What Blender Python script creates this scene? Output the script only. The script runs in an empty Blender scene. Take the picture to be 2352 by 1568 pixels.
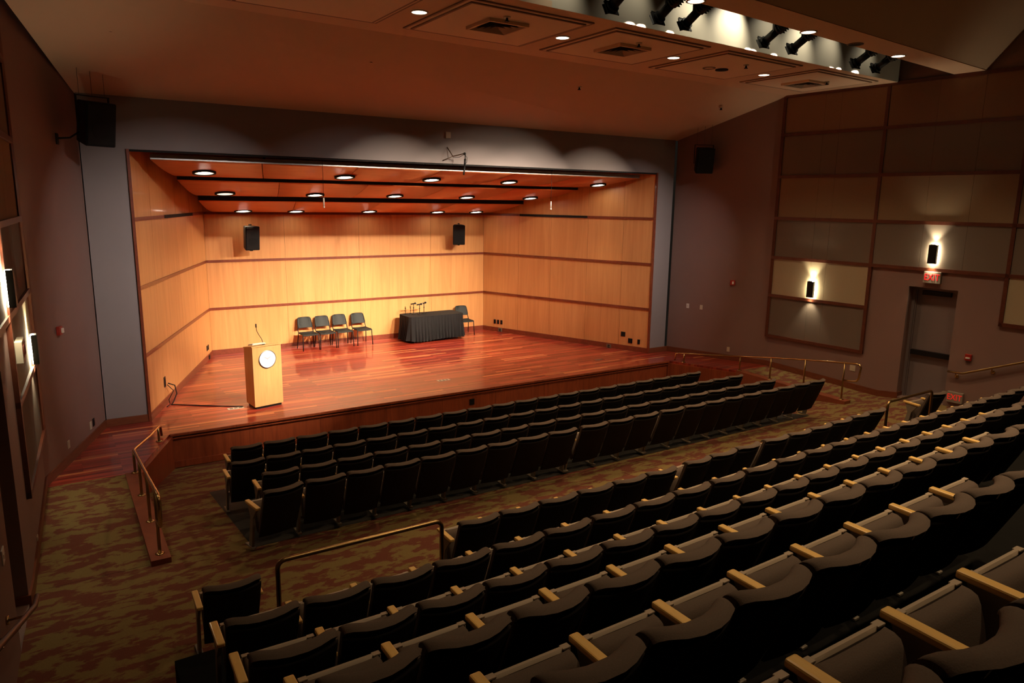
import bpy, bmesh, math, random
from mathutils import Vector, Matrix, Euler

random.seed(7)
sc = bpy.context.scene
COL = sc.collection
PI = math.pi

# ------------------------------------------------------------------ materials
def new_mat(name):
    m = bpy.data.materials.new(name)
    m.use_nodes = True
    nt = m.node_tree
    b = nt.nodes['Principled BSDF']
    return m, nt, b

def plain(name, col, rough=.6, metal=0., noise=0., nscale=20., bump=0., spec=.5):
    m, nt, b = new_mat(name)
    b.inputs['Base Color'].default_value = (*col, 1)
    b.inputs['Roughness'].default_value = rough
    b.inputs['Metallic'].default_value = metal
    b.inputs['Specular IOR Level'].default_value = spec
    if noise or bump:
        tc = nt.nodes.new('ShaderNodeTexCoord')
        n = nt.nodes.new('ShaderNodeTexNoise')
        n.inputs['Scale'].default_value = nscale
        n.inputs['Detail'].default_value = 4
        nt.links.new(tc.outputs['Object'], n.inputs['Vector'])
        if noise:
            r = nt.nodes.new('ShaderNodeMapRange')
            r.inputs['To Min'].default_value = 1 - noise
            r.inputs['To Max'].default_value = 1 + noise
            nt.links.new(n.outputs['Fac'], r.inputs['Value'])
            v = nt.nodes.new('ShaderNodeVectorMath'); v.operation = 'SCALE'
            v.inputs[0].default_value = col
            nt.links.new(r.outputs['Result'], v.inputs['Scale'])
            nt.links.new(v.outputs['Vector'], b.inputs['Base Color'])
        if bump:
            bp = nt.nodes.new('ShaderNodeBump')
            bp.inputs['Strength'].default_value = bump
            bp.inputs['Distance'].default_value = .01
            nt.links.new(n.outputs['Fac'], bp.inputs['Height'])
            nt.links.new(bp.outputs['Normal'], b.inputs['Normal'])
    return m

def wood(name, c1, c2, scale, rough=.4, coat=0., dist=1.2):
    """streaky grain: noise stretched along the axis whose scale is small"""
    m, nt, b = new_mat(name)
    tc = nt.nodes.new('ShaderNodeTexCoord')
    mp = nt.nodes.new('ShaderNodeMapping')
    mp.inputs['Scale'].default_value = scale
    n = nt.nodes.new('ShaderNodeTexNoise')
    n.inputs['Scale'].default_value = 1.
    n.inputs['Detail'].default_value = 5
    n.inputs['Roughness'].default_value = .6
    n.inputs['Distortion'].default_value = dist
    r = nt.nodes.new('ShaderNodeValToRGB')
    r.color_ramp.elements[0].position = .3
    r.color_ramp.elements[1].position = .72
    r.color_ramp.elements[0].color = (*c1, 1)
    r.color_ramp.elements[1].color = (*c2, 1)
    nt.links.new(tc.outputs['Object'], mp.inputs['Vector'])
    nt.links.new(mp.outputs['Vector'], n.inputs['Vector'])
    nt.links.new(n.outputs['Fac'], r.inputs['Fac'])
    nt.links.new(r.outputs['Color'], b.inputs['Base Color'])
    b.inputs['Roughness'].default_value = rough
    b.inputs['Coat Weight'].default_value = coat
    b.inputs['Coat Roughness'].default_value = .08
    return m

def glow(name, col, strength):
    m, nt, b = new_mat(name)
    b.inputs['Base Color'].default_value = (*col, 1)
    b.inputs['Emission Color'].default_value = (*col, 1)
    b.inputs['Emission Strength'].default_value = strength
    return m

def plank_floor(name):
    m, nt, b = new_mat(name)
    tc = nt.nodes.new('ShaderNodeTexCoord')
    br = nt.nodes.new('ShaderNodeTexBrick')
    br.offset = .37; br.offset_frequency = 2; br.squash = 1
    br.inputs['Scale'].default_value = 1
    br.inputs['Brick Width'].default_value = 1.35
    br.inputs['Row Height'].default_value = .075
    br.inputs['Mortar Size'].default_value = .0012
    br.inputs['Mortar Smooth'].default_value = .1
    br.inputs['Bias'].default_value = -.15
    br.inputs['Color1'].default_value = (.19, .016, .009, 1)
    br.inputs['Color2'].default_value = (.46, .064, .031, 1)
    br.inputs['Mortar'].default_value = (.06, .012, .006, 1)
    nt.links.new(tc.outputs['Object'], br.inputs['Vector'])
    # long streaky grain over the boards
    mp = nt.nodes.new('ShaderNodeMapping'); mp.inputs['Scale'].default_value = (.9, 26, 1)
    n = nt.nodes.new('ShaderNodeTexNoise'); n.inputs['Scale'].default_value = 1; n.inputs['Detail'].default_value = 4
    nt.links.new(tc.outputs['Object'], mp.inputs['Vector']); nt.links.new(mp.outputs['Vector'], n.inputs['Vector'])
    r = nt.nodes.new('ShaderNodeMapRange'); r.inputs['From Min'].default_value = .25; r.inputs['From Max'].default_value = .75
    r.inputs['To Min'].default_value = .5; r.inputs['To Max'].default_value = 1.5
    nt.links.new(n.outputs['Fac'], r.inputs['Value'])
    v = nt.nodes.new('ShaderNodeVectorMath'); v.operation = 'SCALE'
    b2 = nt.nodes.new('ShaderNodeTexBrick')
    b2.offset = .37; b2.offset_frequency = 2; b2.squash = 1
    for k_, v_ in (('Scale', 1), ('Brick Width', 1.35), ('Row Height', .075), ('Mortar Size', 0.), ('Bias', -.60)): b2.inputs[k_].default_value = v_
    b2.inputs['Color1'].default_value = (0, 0, 0, 1); b2.inputs['Color2'].default_value = (1, 1, 1, 1)
    mp2 = nt.nodes.new('ShaderNodeMapping'); mp2.inputs['Location'].default_value = (13.5, 7.5, 0)
    nt.links.new(tc.outputs['Object'], mp2.inputs['Vector']); nt.links.new(mp2.outputs['Vector'], b2.inputs['Vector'])
    mx = nt.nodes.new('ShaderNodeMix'); mx.data_type = 'RGBA'
    mr = nt.nodes.new('ShaderNodeMapRange'); mr.inputs['From Min'].default_value = .27; mr.inputs['From Max'].default_value = .38; mr.inputs['To Max'].default_value = .75
    nt.links.new(b2.outputs['Color'], mr.inputs['Value']); nt.links.new(mr.outputs['Result'], mx.inputs['Factor']); nt.links.new(br.outputs['Color'], mx.inputs['A']); mx.inputs['B'].default_value = (.74, .25, .09, 1)
    nt.links.new(mx.outputs['Result'], v.inputs[0]); nt.links.new(r.outputs['Result'], v.inputs['Scale'])
    nt.links.new(v.outputs['Vector'], b.inputs['Base Color'])
    b.inputs['Roughness'].default_value = .30
    b.inputs['Coat Weight'].default_value = .5
    b.inputs['Coat Roughness'].default_value = .07
    return m

def carpet_mat(name):
    m, nt, b = new_mat(name)
    tc = nt.nodes.new('ShaderNodeTexCoord')
    mp = nt.nodes.new('ShaderNodeMapping'); mp.inputs['Scale'].default_value = (2.3, 4.6, 1)
    n = nt.nodes.new('ShaderNodeTexNoise'); n.inputs['Scale'].default_value = 1.5; n.inputs['Detail'].default_value = 7.
    n.inputs['Roughness'].default_value = .62; n.inputs['Distortion'].default_value = .25
    r = nt.nodes.new('ShaderNodeValToRGB'); r.color_ramp.interpolation = 'EASE'
    e = r.color_ramp.elements
    e[0].position = .465; e[0].color = (.205, .143, .052, 1)
    e[1].position = .54; e[1].color = (.148, .048, .029, 1)
    n2 = nt.nodes.new('ShaderNodeTexNoise'); n2.inputs['Scale'].default_value = 130; n2.inputs['Detail'].default_value = 2
    rr = nt.nodes.new('ShaderNodeMapRange'); rr.inputs['To Min'].default_value = .75; rr.inputs['To Max'].default_value = 1.25
    v = nt.nodes.new('ShaderNodeVectorMath'); v.operation = 'SCALE'
    L = nt.links.new
    L(tc.outputs['Object'], mp.inputs['Vector']); L(mp.outputs['Vector'], n.inputs['Vector']); L(n.outputs['Fac'], r.inputs['Fac'])
    L(tc.outputs['Object'], n2.inputs['Vector']); L(n2.outputs['Fac'], rr.inputs['Value'])
    L(r.outputs['Color'], v.inputs[0]); L(rr.outputs['Result'], v.inputs['Scale'])
    L(v.outputs['Vector'], b.inputs['Base Color'])
    b.inputs['Roughness'].default_value = .9
    b.inputs['Specular IOR Level'].default_value = .15
    return m

M = dict(
    wall=plain('mauve_paint', (.245, .153, .130), .7, noise=.05, nscale=2),
    pier=plain('grey_mauve_paint', (.255, .212, .210), .65, noise=.04, nscale=2),
    ceil=plain('ceiling_paint', (.72, .52, .35), .8, noise=.03, nscale=1.5),
    coffer=plain('coffer_paint', (.84, .68, .50), .8),
    moulding_shade=plain('ceiling_moulding_shade', (.26, .16, .10), .7),  # trim strips, toned dark to paint the shadow lines round the coffers
    slotwhite=plain('slot_white_paint', (.62, .58, .48), .5),
    dark=plain('matte_black', (.006, .006, .006), .9),
    black=plain('black_plastic', (.009, .009, .0095), .5, spec=.2),
    blackm=plain('black_metal', (.010, .010, .010), .5, metal=.1, spec=.25),
    veneer=wood('maple_veneer', (.60, .275, .088), (.74, .375, .135), (7, 7, .35), rough=.42, coat=.12),
    cloud=wood('red_maple_veneer', (.62, .165, .045), (.74, .225, .068), (1.2, 7, 7), rough=.45, coat=.1),
    lectern=wood('lectern_maple', (.66, .36, .125), (.78, .45, .17), (16, 16, 1.0), rough=.45, coat=.1),
    trim=wood('mahogany_trim', (.16, .030, .012), (.24, .052, .020), (9, 9, 9), rough=.4, coat=.15),
    apron=wood('mahogany_panel', (.20, .036, .012), (.36, .075, .024), (9, 9, .8), rough=.38, coat=.25),
    base=wood('baseboard_mahogany', (.14, .036, .014), (.21, .060, .022), (3, 3, 20), rough=.45),
    curb=wood('curb_cherry', (.19, .042, .014), (.27, .066, .022), (4, 3, 4), rough=.55, coat=.0),
    hallwood=wood('dark_wood_trim', (.085, .020, .009), (.13, .034, .014), (6, 6, 6), rough=.45),
    plank=plank_floor('cherry_planks'),
    carpet=carpet_mat('patterned_carpet'),
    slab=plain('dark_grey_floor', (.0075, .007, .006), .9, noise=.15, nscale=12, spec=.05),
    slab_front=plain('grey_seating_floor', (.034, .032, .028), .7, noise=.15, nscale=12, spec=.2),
    fab_beige=plain('beige_wall_fabric', (.29, .215, .135), .9, noise=.06, nscale=60, spec=.1),
    fab_lt=plain('pale_wall_fabric', (.42, .355, .235), .9, noise=.06, nscale=60, spec=.1),
    fab_grey=plain('grey_wall_fabric', (.185, .150, .120), .9, noise=.06, nscale=60, spec=.1),
    fab_tan=plain('tan_wall_fabric', (.27, .175, .115), .9, noise=.06, nscale=60, spec=.1),
    brass=plain('brass', (.56, .39, .17), .22, metal=1.),
    brass_d=plain('aged_brass', (.36, .24, .10), .3, metal=1.),
    alu=plain('aluminium', (.62, .62, .60), .3, metal=1.),
    steel=plain('steel', (.45, .45, .45), .3, metal=1.),
    seatfab=plain('taupe_seat_fabric', (.132, .098, .077), .95, noise=.16, nscale=160, bump=.15, spec=.1),
    shell=plain('black_seat_back', (.024, .0185, .0155), .85, noise=.1, nscale=60, spec=.12),
    pan=plain('pale_plastic', (.43, .34, .245), .45),
    stand=plain('beige_metal', (.24, .205, .155), .4, metal=.1),
    armwood=wood('oak_armrest', (.86, .52, .15), (.92, .62, .21), (18, 4, 18), rough=.35, coat=.2),
    chair=plain('dark_green_plastic', (.013, .0165, .0155), .6, noise=.1, nscale=90, spec=.3),
    cloth=plain('black_cloth', (.016, .0155, .0155), .85, noise=.1, nscale=80, spec=.15),
    door=plain('mauve_door', (.200, .162, .165), .55),
    white=plain('white_plastic', (.72, .70, .66), .4),
    cream=plain('cream_plate', (.58, .52, .40), .45),
    seal=plain('white_seal', (.90, .88, .90), .35),
    sealmark=plain('pale_lilac_print', (.72, .52, .62), .5),
    red=plain('red_plastic', (.38, .022, .012), .4),
    exitface=plain('exit_face', (.30, .255, .20), .6),
    paper=plain('paper', (.85, .82, .74), .6),
    ventblade=plain('vent_blade', (.30, .22, .15), .7),
    louver=plain('vent_metal', (.16, .12, .085), .6),
    lamp=glow('stage_lamp_glow', (1., .92, .76), 22.),
    canlamp=glow('ceiling_lamp_glow', (1., .86, .66), 7.),
    dimlamp=glow('dim_lamp_glow', (1., .90, .66), 1.1),
    sconce=glow('sconce_glow', (1., .84, .56), 100.),
    exitglow=glow('exit_red_glow', (1., .015, .02), .38),
    exitoff=plain('unlit_red_letters', (.30, .05, .03), .5),
    exitdim=glow('exit_red_dim', (1., .03, .02), .28),
    capsule=plain('pale_capsule', (.70, .64, .55), .35),
    reflector=plain('can_reflector', (.75, .68, .55), .25, metal=.6),
)

# ------------------------------------------------------------------ mesh helpers
class MB:
    """collects shapes in one bmesh; build() links them as ONE object"""
    def __init__(self): self.bm = bmesh.new()
    def box(self, c, s, rot=None, bev=0., mi=0):
        r = bmesh.ops.create_cube(self.bm, size=1.)
        vs = r['verts']
        for v in vs: v.co = Vector((v.co.x*s[0], v.co.y*s[1], v.co.z*s[2]))
        fs = list({f for v in vs for f in v.link_faces})
        for f in fs: f.material_index = mi
        if bev:
            es = list({e for v in vs for e in v.link_edges})
            rr = bmesh.ops.bevel(self.bm, geom=es, offset=bev, segments=2, profile=.5, affect='EDGES')
            vs = list({v for f in rr['faces'] for v in f.verts} | {v for v in vs if v.is_valid})
            for f in rr['faces']: f.material_index = mi
        M_ = Matrix.Translation(Vector(c))
        if rot is not None: M_ = M_ @ (rot if isinstance(rot, Matrix) else Euler(rot).to_matrix().to_4x4())
        for v in vs: v.co = M_ @ v.co
        return self
    def face(self, pts, mi=0):
        f = self.bm.faces.new([self.bm.verts.new(Vector(p)) for p in pts]); f.material_index = mi
        return self
    def prism(self, poly, z0, z1, mi=0):
        """poly: xy points counter-clockwise; z0/z1 numbers or per-vertex lists"""
        n = len(poly)
        a = z0 if isinstance(z0, (list, tuple)) else [z0]*n
        b = z1 if isinstance(z1, (list, tuple)) else [z1]*n
        lo = [self.bm.verts.new((p[0], p[1], a[i])) for i, p in enumerate(poly)]
        hi = [self.bm.verts.new((p[0], p[1], b[i])) for i, p in enumerate(poly)]
        fs = [self.bm.faces.new(hi), self.bm.faces.new(lo[::-1])]
        for i in range(n):
            j = (i+1) % n
            fs.append(self.bm.faces.new((lo[i], lo[j], hi[j], hi[i])))
        for f in fs: f.material_index = mi
        return self
    def hull8(self, lo, hi, mi=0):
        """box from two quads of 3-D points (same winding)"""
        a = [self.bm.verts.new(Vector(p)) for p in lo]; b = [self.bm.verts.new(Vector(p)) for p in hi]
        fs = [self.bm.faces.new(a[::-1]), self.bm.faces.new(b)]
        n = len(a)
        for i in range(n):
            j = (i+1) % n
            fs.append(self.bm.faces.new((a[i], a[j], b[j], b[i])))
        for f in fs: f.material_index = mi
        return self
    def tube(self, pts, r, seg=10, cap=True, mi=0):
        pts = [Vector(p) for p in pts]
        rs = r if isinstance(r, (list, tuple)) else [r]*len(pts)
        rings = []
        up0 = None
        for i, p in enumerate(pts):
            if i == 0: t = pts[1]-p
            elif i == len(pts)-1: t = p-pts[i-1]
            else: t = (pts[i+1]-p).normalized() + (p-pts[i-1]).normalized()
            t.normalize()
            if up0 is None:
                up0 = Vector((0, 0, 1)) if abs(t.z) < .9 else Vector((1, 0, 0))
            s = t.cross(up0).normalized(); u = s.cross(t).normalized(); up0 = u
            rings.append([self.bm.verts.new(p + rs[i]*(math.cos(2*PI*k/seg)*s + math.sin(2*PI*k/seg)*u)) for k in range(seg)])
        for a, b in zip(rings, rings[1:]):
            for k in range(seg):
                f = self.bm.faces.new((a[k], a[(k+1) % seg], b[(k+1) % seg], b[k])); f.smooth = True; f.material_index = mi
        if cap:
            self.bm.faces.new(rings[0][::-1]).material_index = mi; self.bm.faces.new(rings[-1]).material_index = mi
        return self
    def cyl(self, c, r, h, seg=24, r2=None, axis='z', mi=0):
        c = Vector(c); d = {'x': Vector((1, 0, 0)), 'y': Vector((0, 1, 0)), 'z': Vector((0, 0, 1))}[axis] if isinstance(axis, str) else Vector(axis).normalized()
        return self.tube([c - d*h/2, c + d*h/2], [r, r if r2 is None else r2], seg, mi=mi)
    def sphere(self, c, r, seg=12, mi=0, sc_=(1, 1, 1)):
        rr = bmesh.ops.create_uvsphere(self.bm, u_segments=seg, v_segments=max(6, seg//2), radius=r)
        for v in rr['verts']: v.co = Vector((v.co.x*sc_[0], v.co.y*sc_[1], v.co.z*sc_[2])) + Vector(c)
        for f in {f for v in rr['verts'] for f in v.link_faces}: f.smooth = True; f.material_index = mi
        return self
    def loft(self, grid, smooth=True, mi=0, closed_u=False):
        V_ = [[self.bm.verts.new(Vector(p)) for p in row] for row in grid]
        for a, b in zip(V_, V_[1:]):
            n = len(a)
            for k in range(n if closed_u else n-1):
                f = self.bm.faces.new((a[k], a[(k+1) % n], b[(k+1) % n], b[k])); f.smooth = smooth; f.material_index = mi
        return V_
    def build(self, name, mat, parent=None, kind=None, smooth=False, xf=None):
        if xf is not None: bmesh.ops.transform(self.bm, matrix=xf, verts=self.bm.verts)
        bmesh.ops.recalc_face_normals(self.bm, faces=self.bm.faces)
        me = bpy.data.meshes.new(name); self.bm.to_mesh(me); self.bm.free()
        for m in (mat if isinstance(mat, (list, tuple)) else [mat]): me.materials.append(m)
        if smooth:
            for p in me.polygons: p.use_smooth = True
        o = bpy.data.objects.new(name, me); COL.objects.link(o)
        if parent is not None: o.parent = parent
        if kind: o['kind'] = kind
        return o

def thing(name, label, cat, loc=(0, 0, 0), rz=0., group=None):
    o = bpy.data.objects.new(name, None); COL.objects.link(o)
    o.empty_display_size = .1
    o.location = loc; o.rotation_euler = (0, 0, rz)
    o['label'] = label; o['category'] = cat
    if group: o['group'] = group
    return o
def tag(o, label, cat, group=None):
    o['label'] = label; o['category'] = cat
    if group: o['group'] = group
    return o
def dup(root, loc, rz, label=None, sx=1., group=None):
    r = root.copy(); COL.objects.link(r); r.location = loc; r.rotation_euler = (0, 0, rz); r.scale = (sx, 1, 1)
    if label: r['label'] = label
    if group: r['group'] = group
    for ch in list(root.children):
        c = ch.copy(); COL.objects.link(c); c.parent = r
        for g in ch.children:
            d = g.copy(); COL.objects.link(d); d.parent = c
    return r
def struct(mb, name, mat): return mb.build(name, mat, kind='structure')
def aim(o, tgt):
    o.rotation_euler = (Vector(tgt)-o.location).to_track_quat('-Z', 'Y').to_euler()
def spot(name, loc, tgt, power, col, angle, blend=.5, size=.05):
    l = bpy.data.lights.new(name, 'SPOT'); l.energy = power; l.color = col
    l.spot_size = math.radians(angle); l.spot_blend = blend; l.shadow_soft_size = size
    o = bpy.data.objects.new(name, l); COL.objects.link(o); o.location = loc; aim(o, tgt)
    return o
def area(name, loc, tgt, power, col, sx, sy, spread=180):
    l = bpy.data.lights.new(name, 'AREA'); l.energy = power; l.color = col; l.shape = 'RECTANGLE'; l.size = sx; l.size_y = sy
    l.spread = math.radians(spread)
    o = bpy.data.objects.new(name, l); COL.objects.link(o); o.location = loc; aim(o, tgt)
    return o
WARM = (1., .66, .36)
ORD = ['zeroth', 'first', 'second', 'third', 'fourth', 'fifth', 'sixth', 'seventh', 'eighth', 'ninth', 'tenth', 'eleventh', 'twelfth', 'thirteenth', 'fourteenth',
       'fifteenth', 'sixteenth', 'seventeenth', 'eighteenth', 'nineteenth', 'twentieth', 'twenty-first', 'twenty-second', 'twenty-third', 'twenty-fourth', 'twenty-fifth']

# ------------------------------------------------------------------ room dimensions (metres, stage floor z = 0)
YB, XB = 19.37, 4.04          # stage back wall
YP, XP = 14.06, 6.10          # proscenium opening
ZP = 4.776                    # opening head
XC = 6.80                     # hall corner beside the proscenium
KX, KY = 7.714, 11.464        # kink of the side wall
TH = math.tan(math.radians(3))
YS, XS = 13.07, 5.918         # stage front
T1, T2, T3, HB = 1.20, 2.41, 3.605, .137
ZT = 5.62                     # top of proscenium wall
ZC = 6.545                    # flat ceiling
YE = 11.25                    # front edge of flat ceiling
def wx(y): return KX + TH*(KY-y) if y <= KY else XC + (KX-XC)*(YP-y)/(YP-KY)
REAR = -5.0
def fl(y):                    # audience floor
    return -.02 if y <= 7.4 else -.13-(y-8.5)*.109 if y >= 8.0 else -.02 + (y-7.4)/.6*(-.0755+.02)
def cc(x): return .021*max(0., x+3.)      # rows bend slightly towards the stage

# ------------------------------------------------------------------ floors
xr = 6.62
m = MB()
prev = None
ys = [13.07, 8.6, 8.0, 7.4, 5.4]
for y0, y1 in zip(ys, ys[1:]):
    xa0 = (xr if y0 > 8.6 else wx(y0)) ; xa1 = (xr if y1 >= 8.6 else wx(y1))
    if y0 == 8.6: xa0 = wx(8.6)
    if y1 == 8.6: xa1 = xr
    m.face([(-xa0, y0, fl(y0)), (-xa1, y1, fl(y1)), (xa1, y1, fl(y1)), (xa0, y0, fl(y0))])
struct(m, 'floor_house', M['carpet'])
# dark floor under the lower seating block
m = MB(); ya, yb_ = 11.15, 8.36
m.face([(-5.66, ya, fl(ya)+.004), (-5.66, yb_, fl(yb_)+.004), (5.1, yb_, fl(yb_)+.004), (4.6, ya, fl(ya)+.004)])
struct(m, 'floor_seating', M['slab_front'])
# terraces of the upper block
ZB = {2: .35, 3: .71, 4: 1.14, 5: 1.56, 6: 1.99, 7: 2.40}
RY = {2: 5.78, 3: 4.58, 4: 3.56, 5: 2.58, 6: 1.61, 7: .62}
m = MB()
xs = [-6.86, -3, 0, 3, 6.5]
for k in range(2, 8):
    yb0 = RY.get(k+1, REAR)
    for xa, xb in zip(xs, xs[1:]):
        def cl(x, y): return max(-wx(y), min(wx(y), x))
        f0, f1 = RY[k]+cc(xa), RY[k]+cc(xb)
        b0, b1 = (yb0+cc(xa), yb0+cc(xb)) if k < 7 else (REAR, REAR)
        m.prism([(cl(xa, f0), f0), (cl(xa, b0), b0), (cl(xb, b1), b1), (cl(xb, f1), f1)], ZB[k]-.6, ZB[k])
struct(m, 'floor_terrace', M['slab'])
for s, nm in ((-1, 'lectern_side'), (1, 'far_side')):      # carpeted aisle steps along the walls
    m = MB()
    for k in range(13):
        y0 = 5.55-.47*k; y1 = y0-.47 if k < 12 else REAR; z = min(2.4, -.02+.19*(k+1)); xi = 6.87 if s < 0 else 6.51
        P_ = [(s*wx(y0), y0), (s*wx(y1), y1), (s*xi, y1), (s*xi, y0)]
        m.prism(P_ if s < 0 else P_[::-1], z-.5, z)
    struct(m, 'floor_steps_'+nm, M['carpet'])
# stage floor (with the two side wings in front of the proscenium piers)
m = MB()
poly = [(-XB, YB), (-XP, YP), (-XC, YP), (-wx(11.42), 11.42), (-6.6, 11.42), (-XS, YS), (XS, YS), (6.6, 11.42), (wx(11.42), 11.42), (XC, YP), (XP, YP), (XB, YB)]
m.prism(poly, -.05, 0)
struct(m, 'floor_stage', M['plank'])
# apron below the stage edge
def vpanel(m, a, b, za0, za1, zb0, zb1, t, mi=0):
    """upright slab from a to b (xy); bottom/top at a and at b; t = thickness to the side away from the hall centre line"""
    a, b = Vector((*a, 0)), Vector((*b, 0)); d = (b-a).normalized(); n = Vector((-d.y, d.x, 0))*t
    m.hull8([(a.x, a.y, za0), (b.x, b.y, zb0), (b.x+n.x, b.y+n.y, zb0), (a.x+n.x, a.y+n.y, za0)],
            [(a.x, a.y, za1), (b.x, b.y, zb1), (b.x+n.x, b.y+n.y, zb1), (a.x+n.x, a.y+n.y, za1)], mi)
m = MB()
N = 9
for i in range(N):
    xa, xb = -XS + 2*XS*i/N, -XS + 2*XS*(i+1)/N
    vpanel(m, (xa+.0015, YS+.02), (xb-.0015, YS+.02), -.66, -.05, -.66, -.05, .05)
for s in (-1, 1):
    a, b = (s*XS, YS+.01), (s*6.6, 11.42)
    vpanel(m, a, b, -.66, -.05, -.47, -.05, -.05*s)
struct(m, 'wall_apron', M['apron'])
m = MB()
m.box((0, YS+.0, -.022), (2*XS, .05, .05), bev=.008)
m.box((0, YS+.005, -.085), (2*XS, .03, .022))
m.box((0, YS+.004, -.56), (2*XS, .035, .11))
struct(m, 'trim_apron', M['apron'])

# side ramps and their curbs
for s, nm in ((-1, 'lectern_side'), (1, 'far_side')):
    m = MB()
    m.face([(s*6.6, 11.42, 0), (s*6.6, 8.6, fl(8.6)+.002), (s*wx(8.6), 8.6, fl(8.6)+.002), (s*wx(11.42), 11.42, 0)])
    struct(m, 'floor_ramp_'+nm, M['carpet'])
    m = MB()
    def zr(y): return (y-8.6)/(11.42-8.6)*-fl(8.6)*1.0 + fl(8.6)
    x0, x1 = s*6.53, s*6.74
    m.hull8([(x0, 11.42, fl(11.42)-.05), (x0, 8.52, fl(8.52)-.05), (x1, 8.52, fl(8.52)-.05), (x1, 11.42, fl(11.42)-.05)],
            [(x0, 11.42, zr(11.42)+.012), (x0, 8.52, zr(8.6)+.075), (x1, 8.52, zr(8.6)+.075), (x1, 11.42, zr(11.42)+.012)])
    struct(m, 'trim_curb_'+nm, M['curb'])

# ------------------------------------------------------------------ stage shell
def panel_wall(name, a, b, seams, z1, mat):
    """veneer panels with thin dark joints on a dark backing; a->b so that the stage lies to the right of the direction"""
    m = MB()
    A, B = Vector((*a, 0)), Vector((*b, 0)); L = (B-A).length; d = (B-A)/L; n = Vector((-d.y, d.x, 0))
    cuts = [0] + [t for t in seams] + [L]
    for p, q in zip(cuts, cuts[1:]):
        for zl, zh in ((0, T1), (T1, T2), (T2, T3), (T3, z1)):
            P, Q = A+d*(p+.003), A+d*(q-.003)
            m.hull8([(P.x, P.y, zl), (Q.x, Q.y, zl), (Q.x+n.x*.03, Q.y+n.y*.03, zl), (P.x+n.x*.03, P.y+n.y*.03, zl)],
                    [(P.x, P.y, zh), (Q.x, Q.y, zh), (Q.x+n.x*.03, Q.y+n.y*.03, zh), (P.x+n.x*.03, P.y+n.y*.03, zh)], 0)
    P, Q = A, B
    m.hull8([(P.x+n.x*.008, P.y+n.y*.008, 0), (Q.x+n.x*.008, Q.y+n.y*.008, 0), (Q.x+n.x*.15, Q.y+n.y*.15, 0), (P.x+n.x*.15, P.y+n.y*.15, 0)],
            [(P.x+n.x*.008, P.y+n.y*.008, z1), (Q.x+n.x*.008, Q.y+n.y*.008, z1), (Q.x+n.x*.15, Q.y+n.y*.15, z1), (P.x+n.x*.15, P.y+n.y*.15, z1)], 1)
    return struct(m, name, [mat, M['dark']])
Z1 = 5.3
LW = math.hypot(XP-XB, YB-YP)
panel_wall('wall_stage_back', (-XB, YB), (XB, YB), [-2.07+XB, -.01+XB, 2.22+XB], Z1, M['veneer'])
panel_wall('wall_stage_lectern_side', (-XP, YP), (-XB, YB), [1.1, 2.95, 4.2], Z1, M['veneer'])
panel_wall('wall_stage_far_side', (XB, YB), (XP, YP), [1.34, 2.48, 3.7, 4.8], Z1, M['veneer'])
def strips(name, a, b, zs, h, t, mat, ext=0.):
    m = MB()
    A, B = Vector((*a, 0)), Vector((*b, 0)); d = (B-A).normalized(); n = Vector((d.y, -d.x, 0))*t
    A -= d*ext; B += d*ext
    for z in zs:
        hh = h
        m.hull8([(A.x, A.y, z-hh/2), (B.x, B.y, z-hh/2), (B.x+n.x, B.y+n.y, z-hh/2), (A.x+n.x, A.y+n.y, z-hh/2)],
                [(A.x, A.y, z+hh/2), (B.x, B.y, z+hh/2), (B.x+n.x, B.y+n.y, z+hh/2), (A.x+n.x, A.y+n.y, z+hh/2)])
    return struct(m, name, mat)
for nm, a, b in (('back', (-XB, YB), (XB, YB)), ('lectern_side', (-XP, YP), (-XB, YB)), ('far_side', (XB, YB), (XP, YP))):
    strips('trim_stage_'+nm, a, b, (T1, T2, T3), .062, .02, M['trim'])
    strips('baseboard_stage_'+nm, a, b, (HB/2,), HB, .022, M['trim'])
# black slots set in the top trim of the side walls
for nm, p, q in (('lectern_side', (-5.39, 15.89), (-4.5, 18.2)), ('far_side', (4.54, 18.09), (5.37, 15.94))):
    strips('trim_slot_'+nm, p, q, (T3,), .064, .028, M['dark'])
# stage house above the clouds
m = MB(); m.box((0, 17.1, 5.35), (13.4, 5.4, .1)); struct(m, 'ceiling_stage_house', M['dark'])
m = MB(); m.box((0, 14.35, 5.1), (12.4, .05, .5)); struct(m, 'wall_border', M['dark'])

# proscenium wall: piers and header
m = MB()
for s, gp in ((-1, .015), (1, .085)):
    m.box((s*(XP+XC-gp)/2, YP+.12, (ZT+.3)/2-.35), (XC-gp-XP, .24, ZT+1.0))
m.box((0, YP+.12, (ZP+ZT+.4)/2), (2*XP, .24, ZT+.4-ZP))
struct(m, 'wall_proscenium', M['pier'])
m = MB()
for s in (-1, 1):
    m.box((s*(XC+.02), YP+.3, 2.5), (.2, .05, 7))
struct(m, 'wall_reveal', M['dark'])
m = MB()
for s in (-1, 1):
    m.box((s*(XP+.0), YP-.01, ZP/2), (.045, .05, ZP))
m.box((0, YP+.0, ZP-.02), (2*XP, .03, .035), mi=1)
struct(m, 'trim_proscenium', [M['trim'], M['dark']])
for s, nm in ((-1, 'lectern_pier'), (1, 'far_pier')):
    m = MB(); m.box((s*(XP+XC)/2, YP-.012, HB/2), (XC-XP, .024, HB), bev=.004); struct(m, 'baseboard_'+nm, M['base'])

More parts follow.
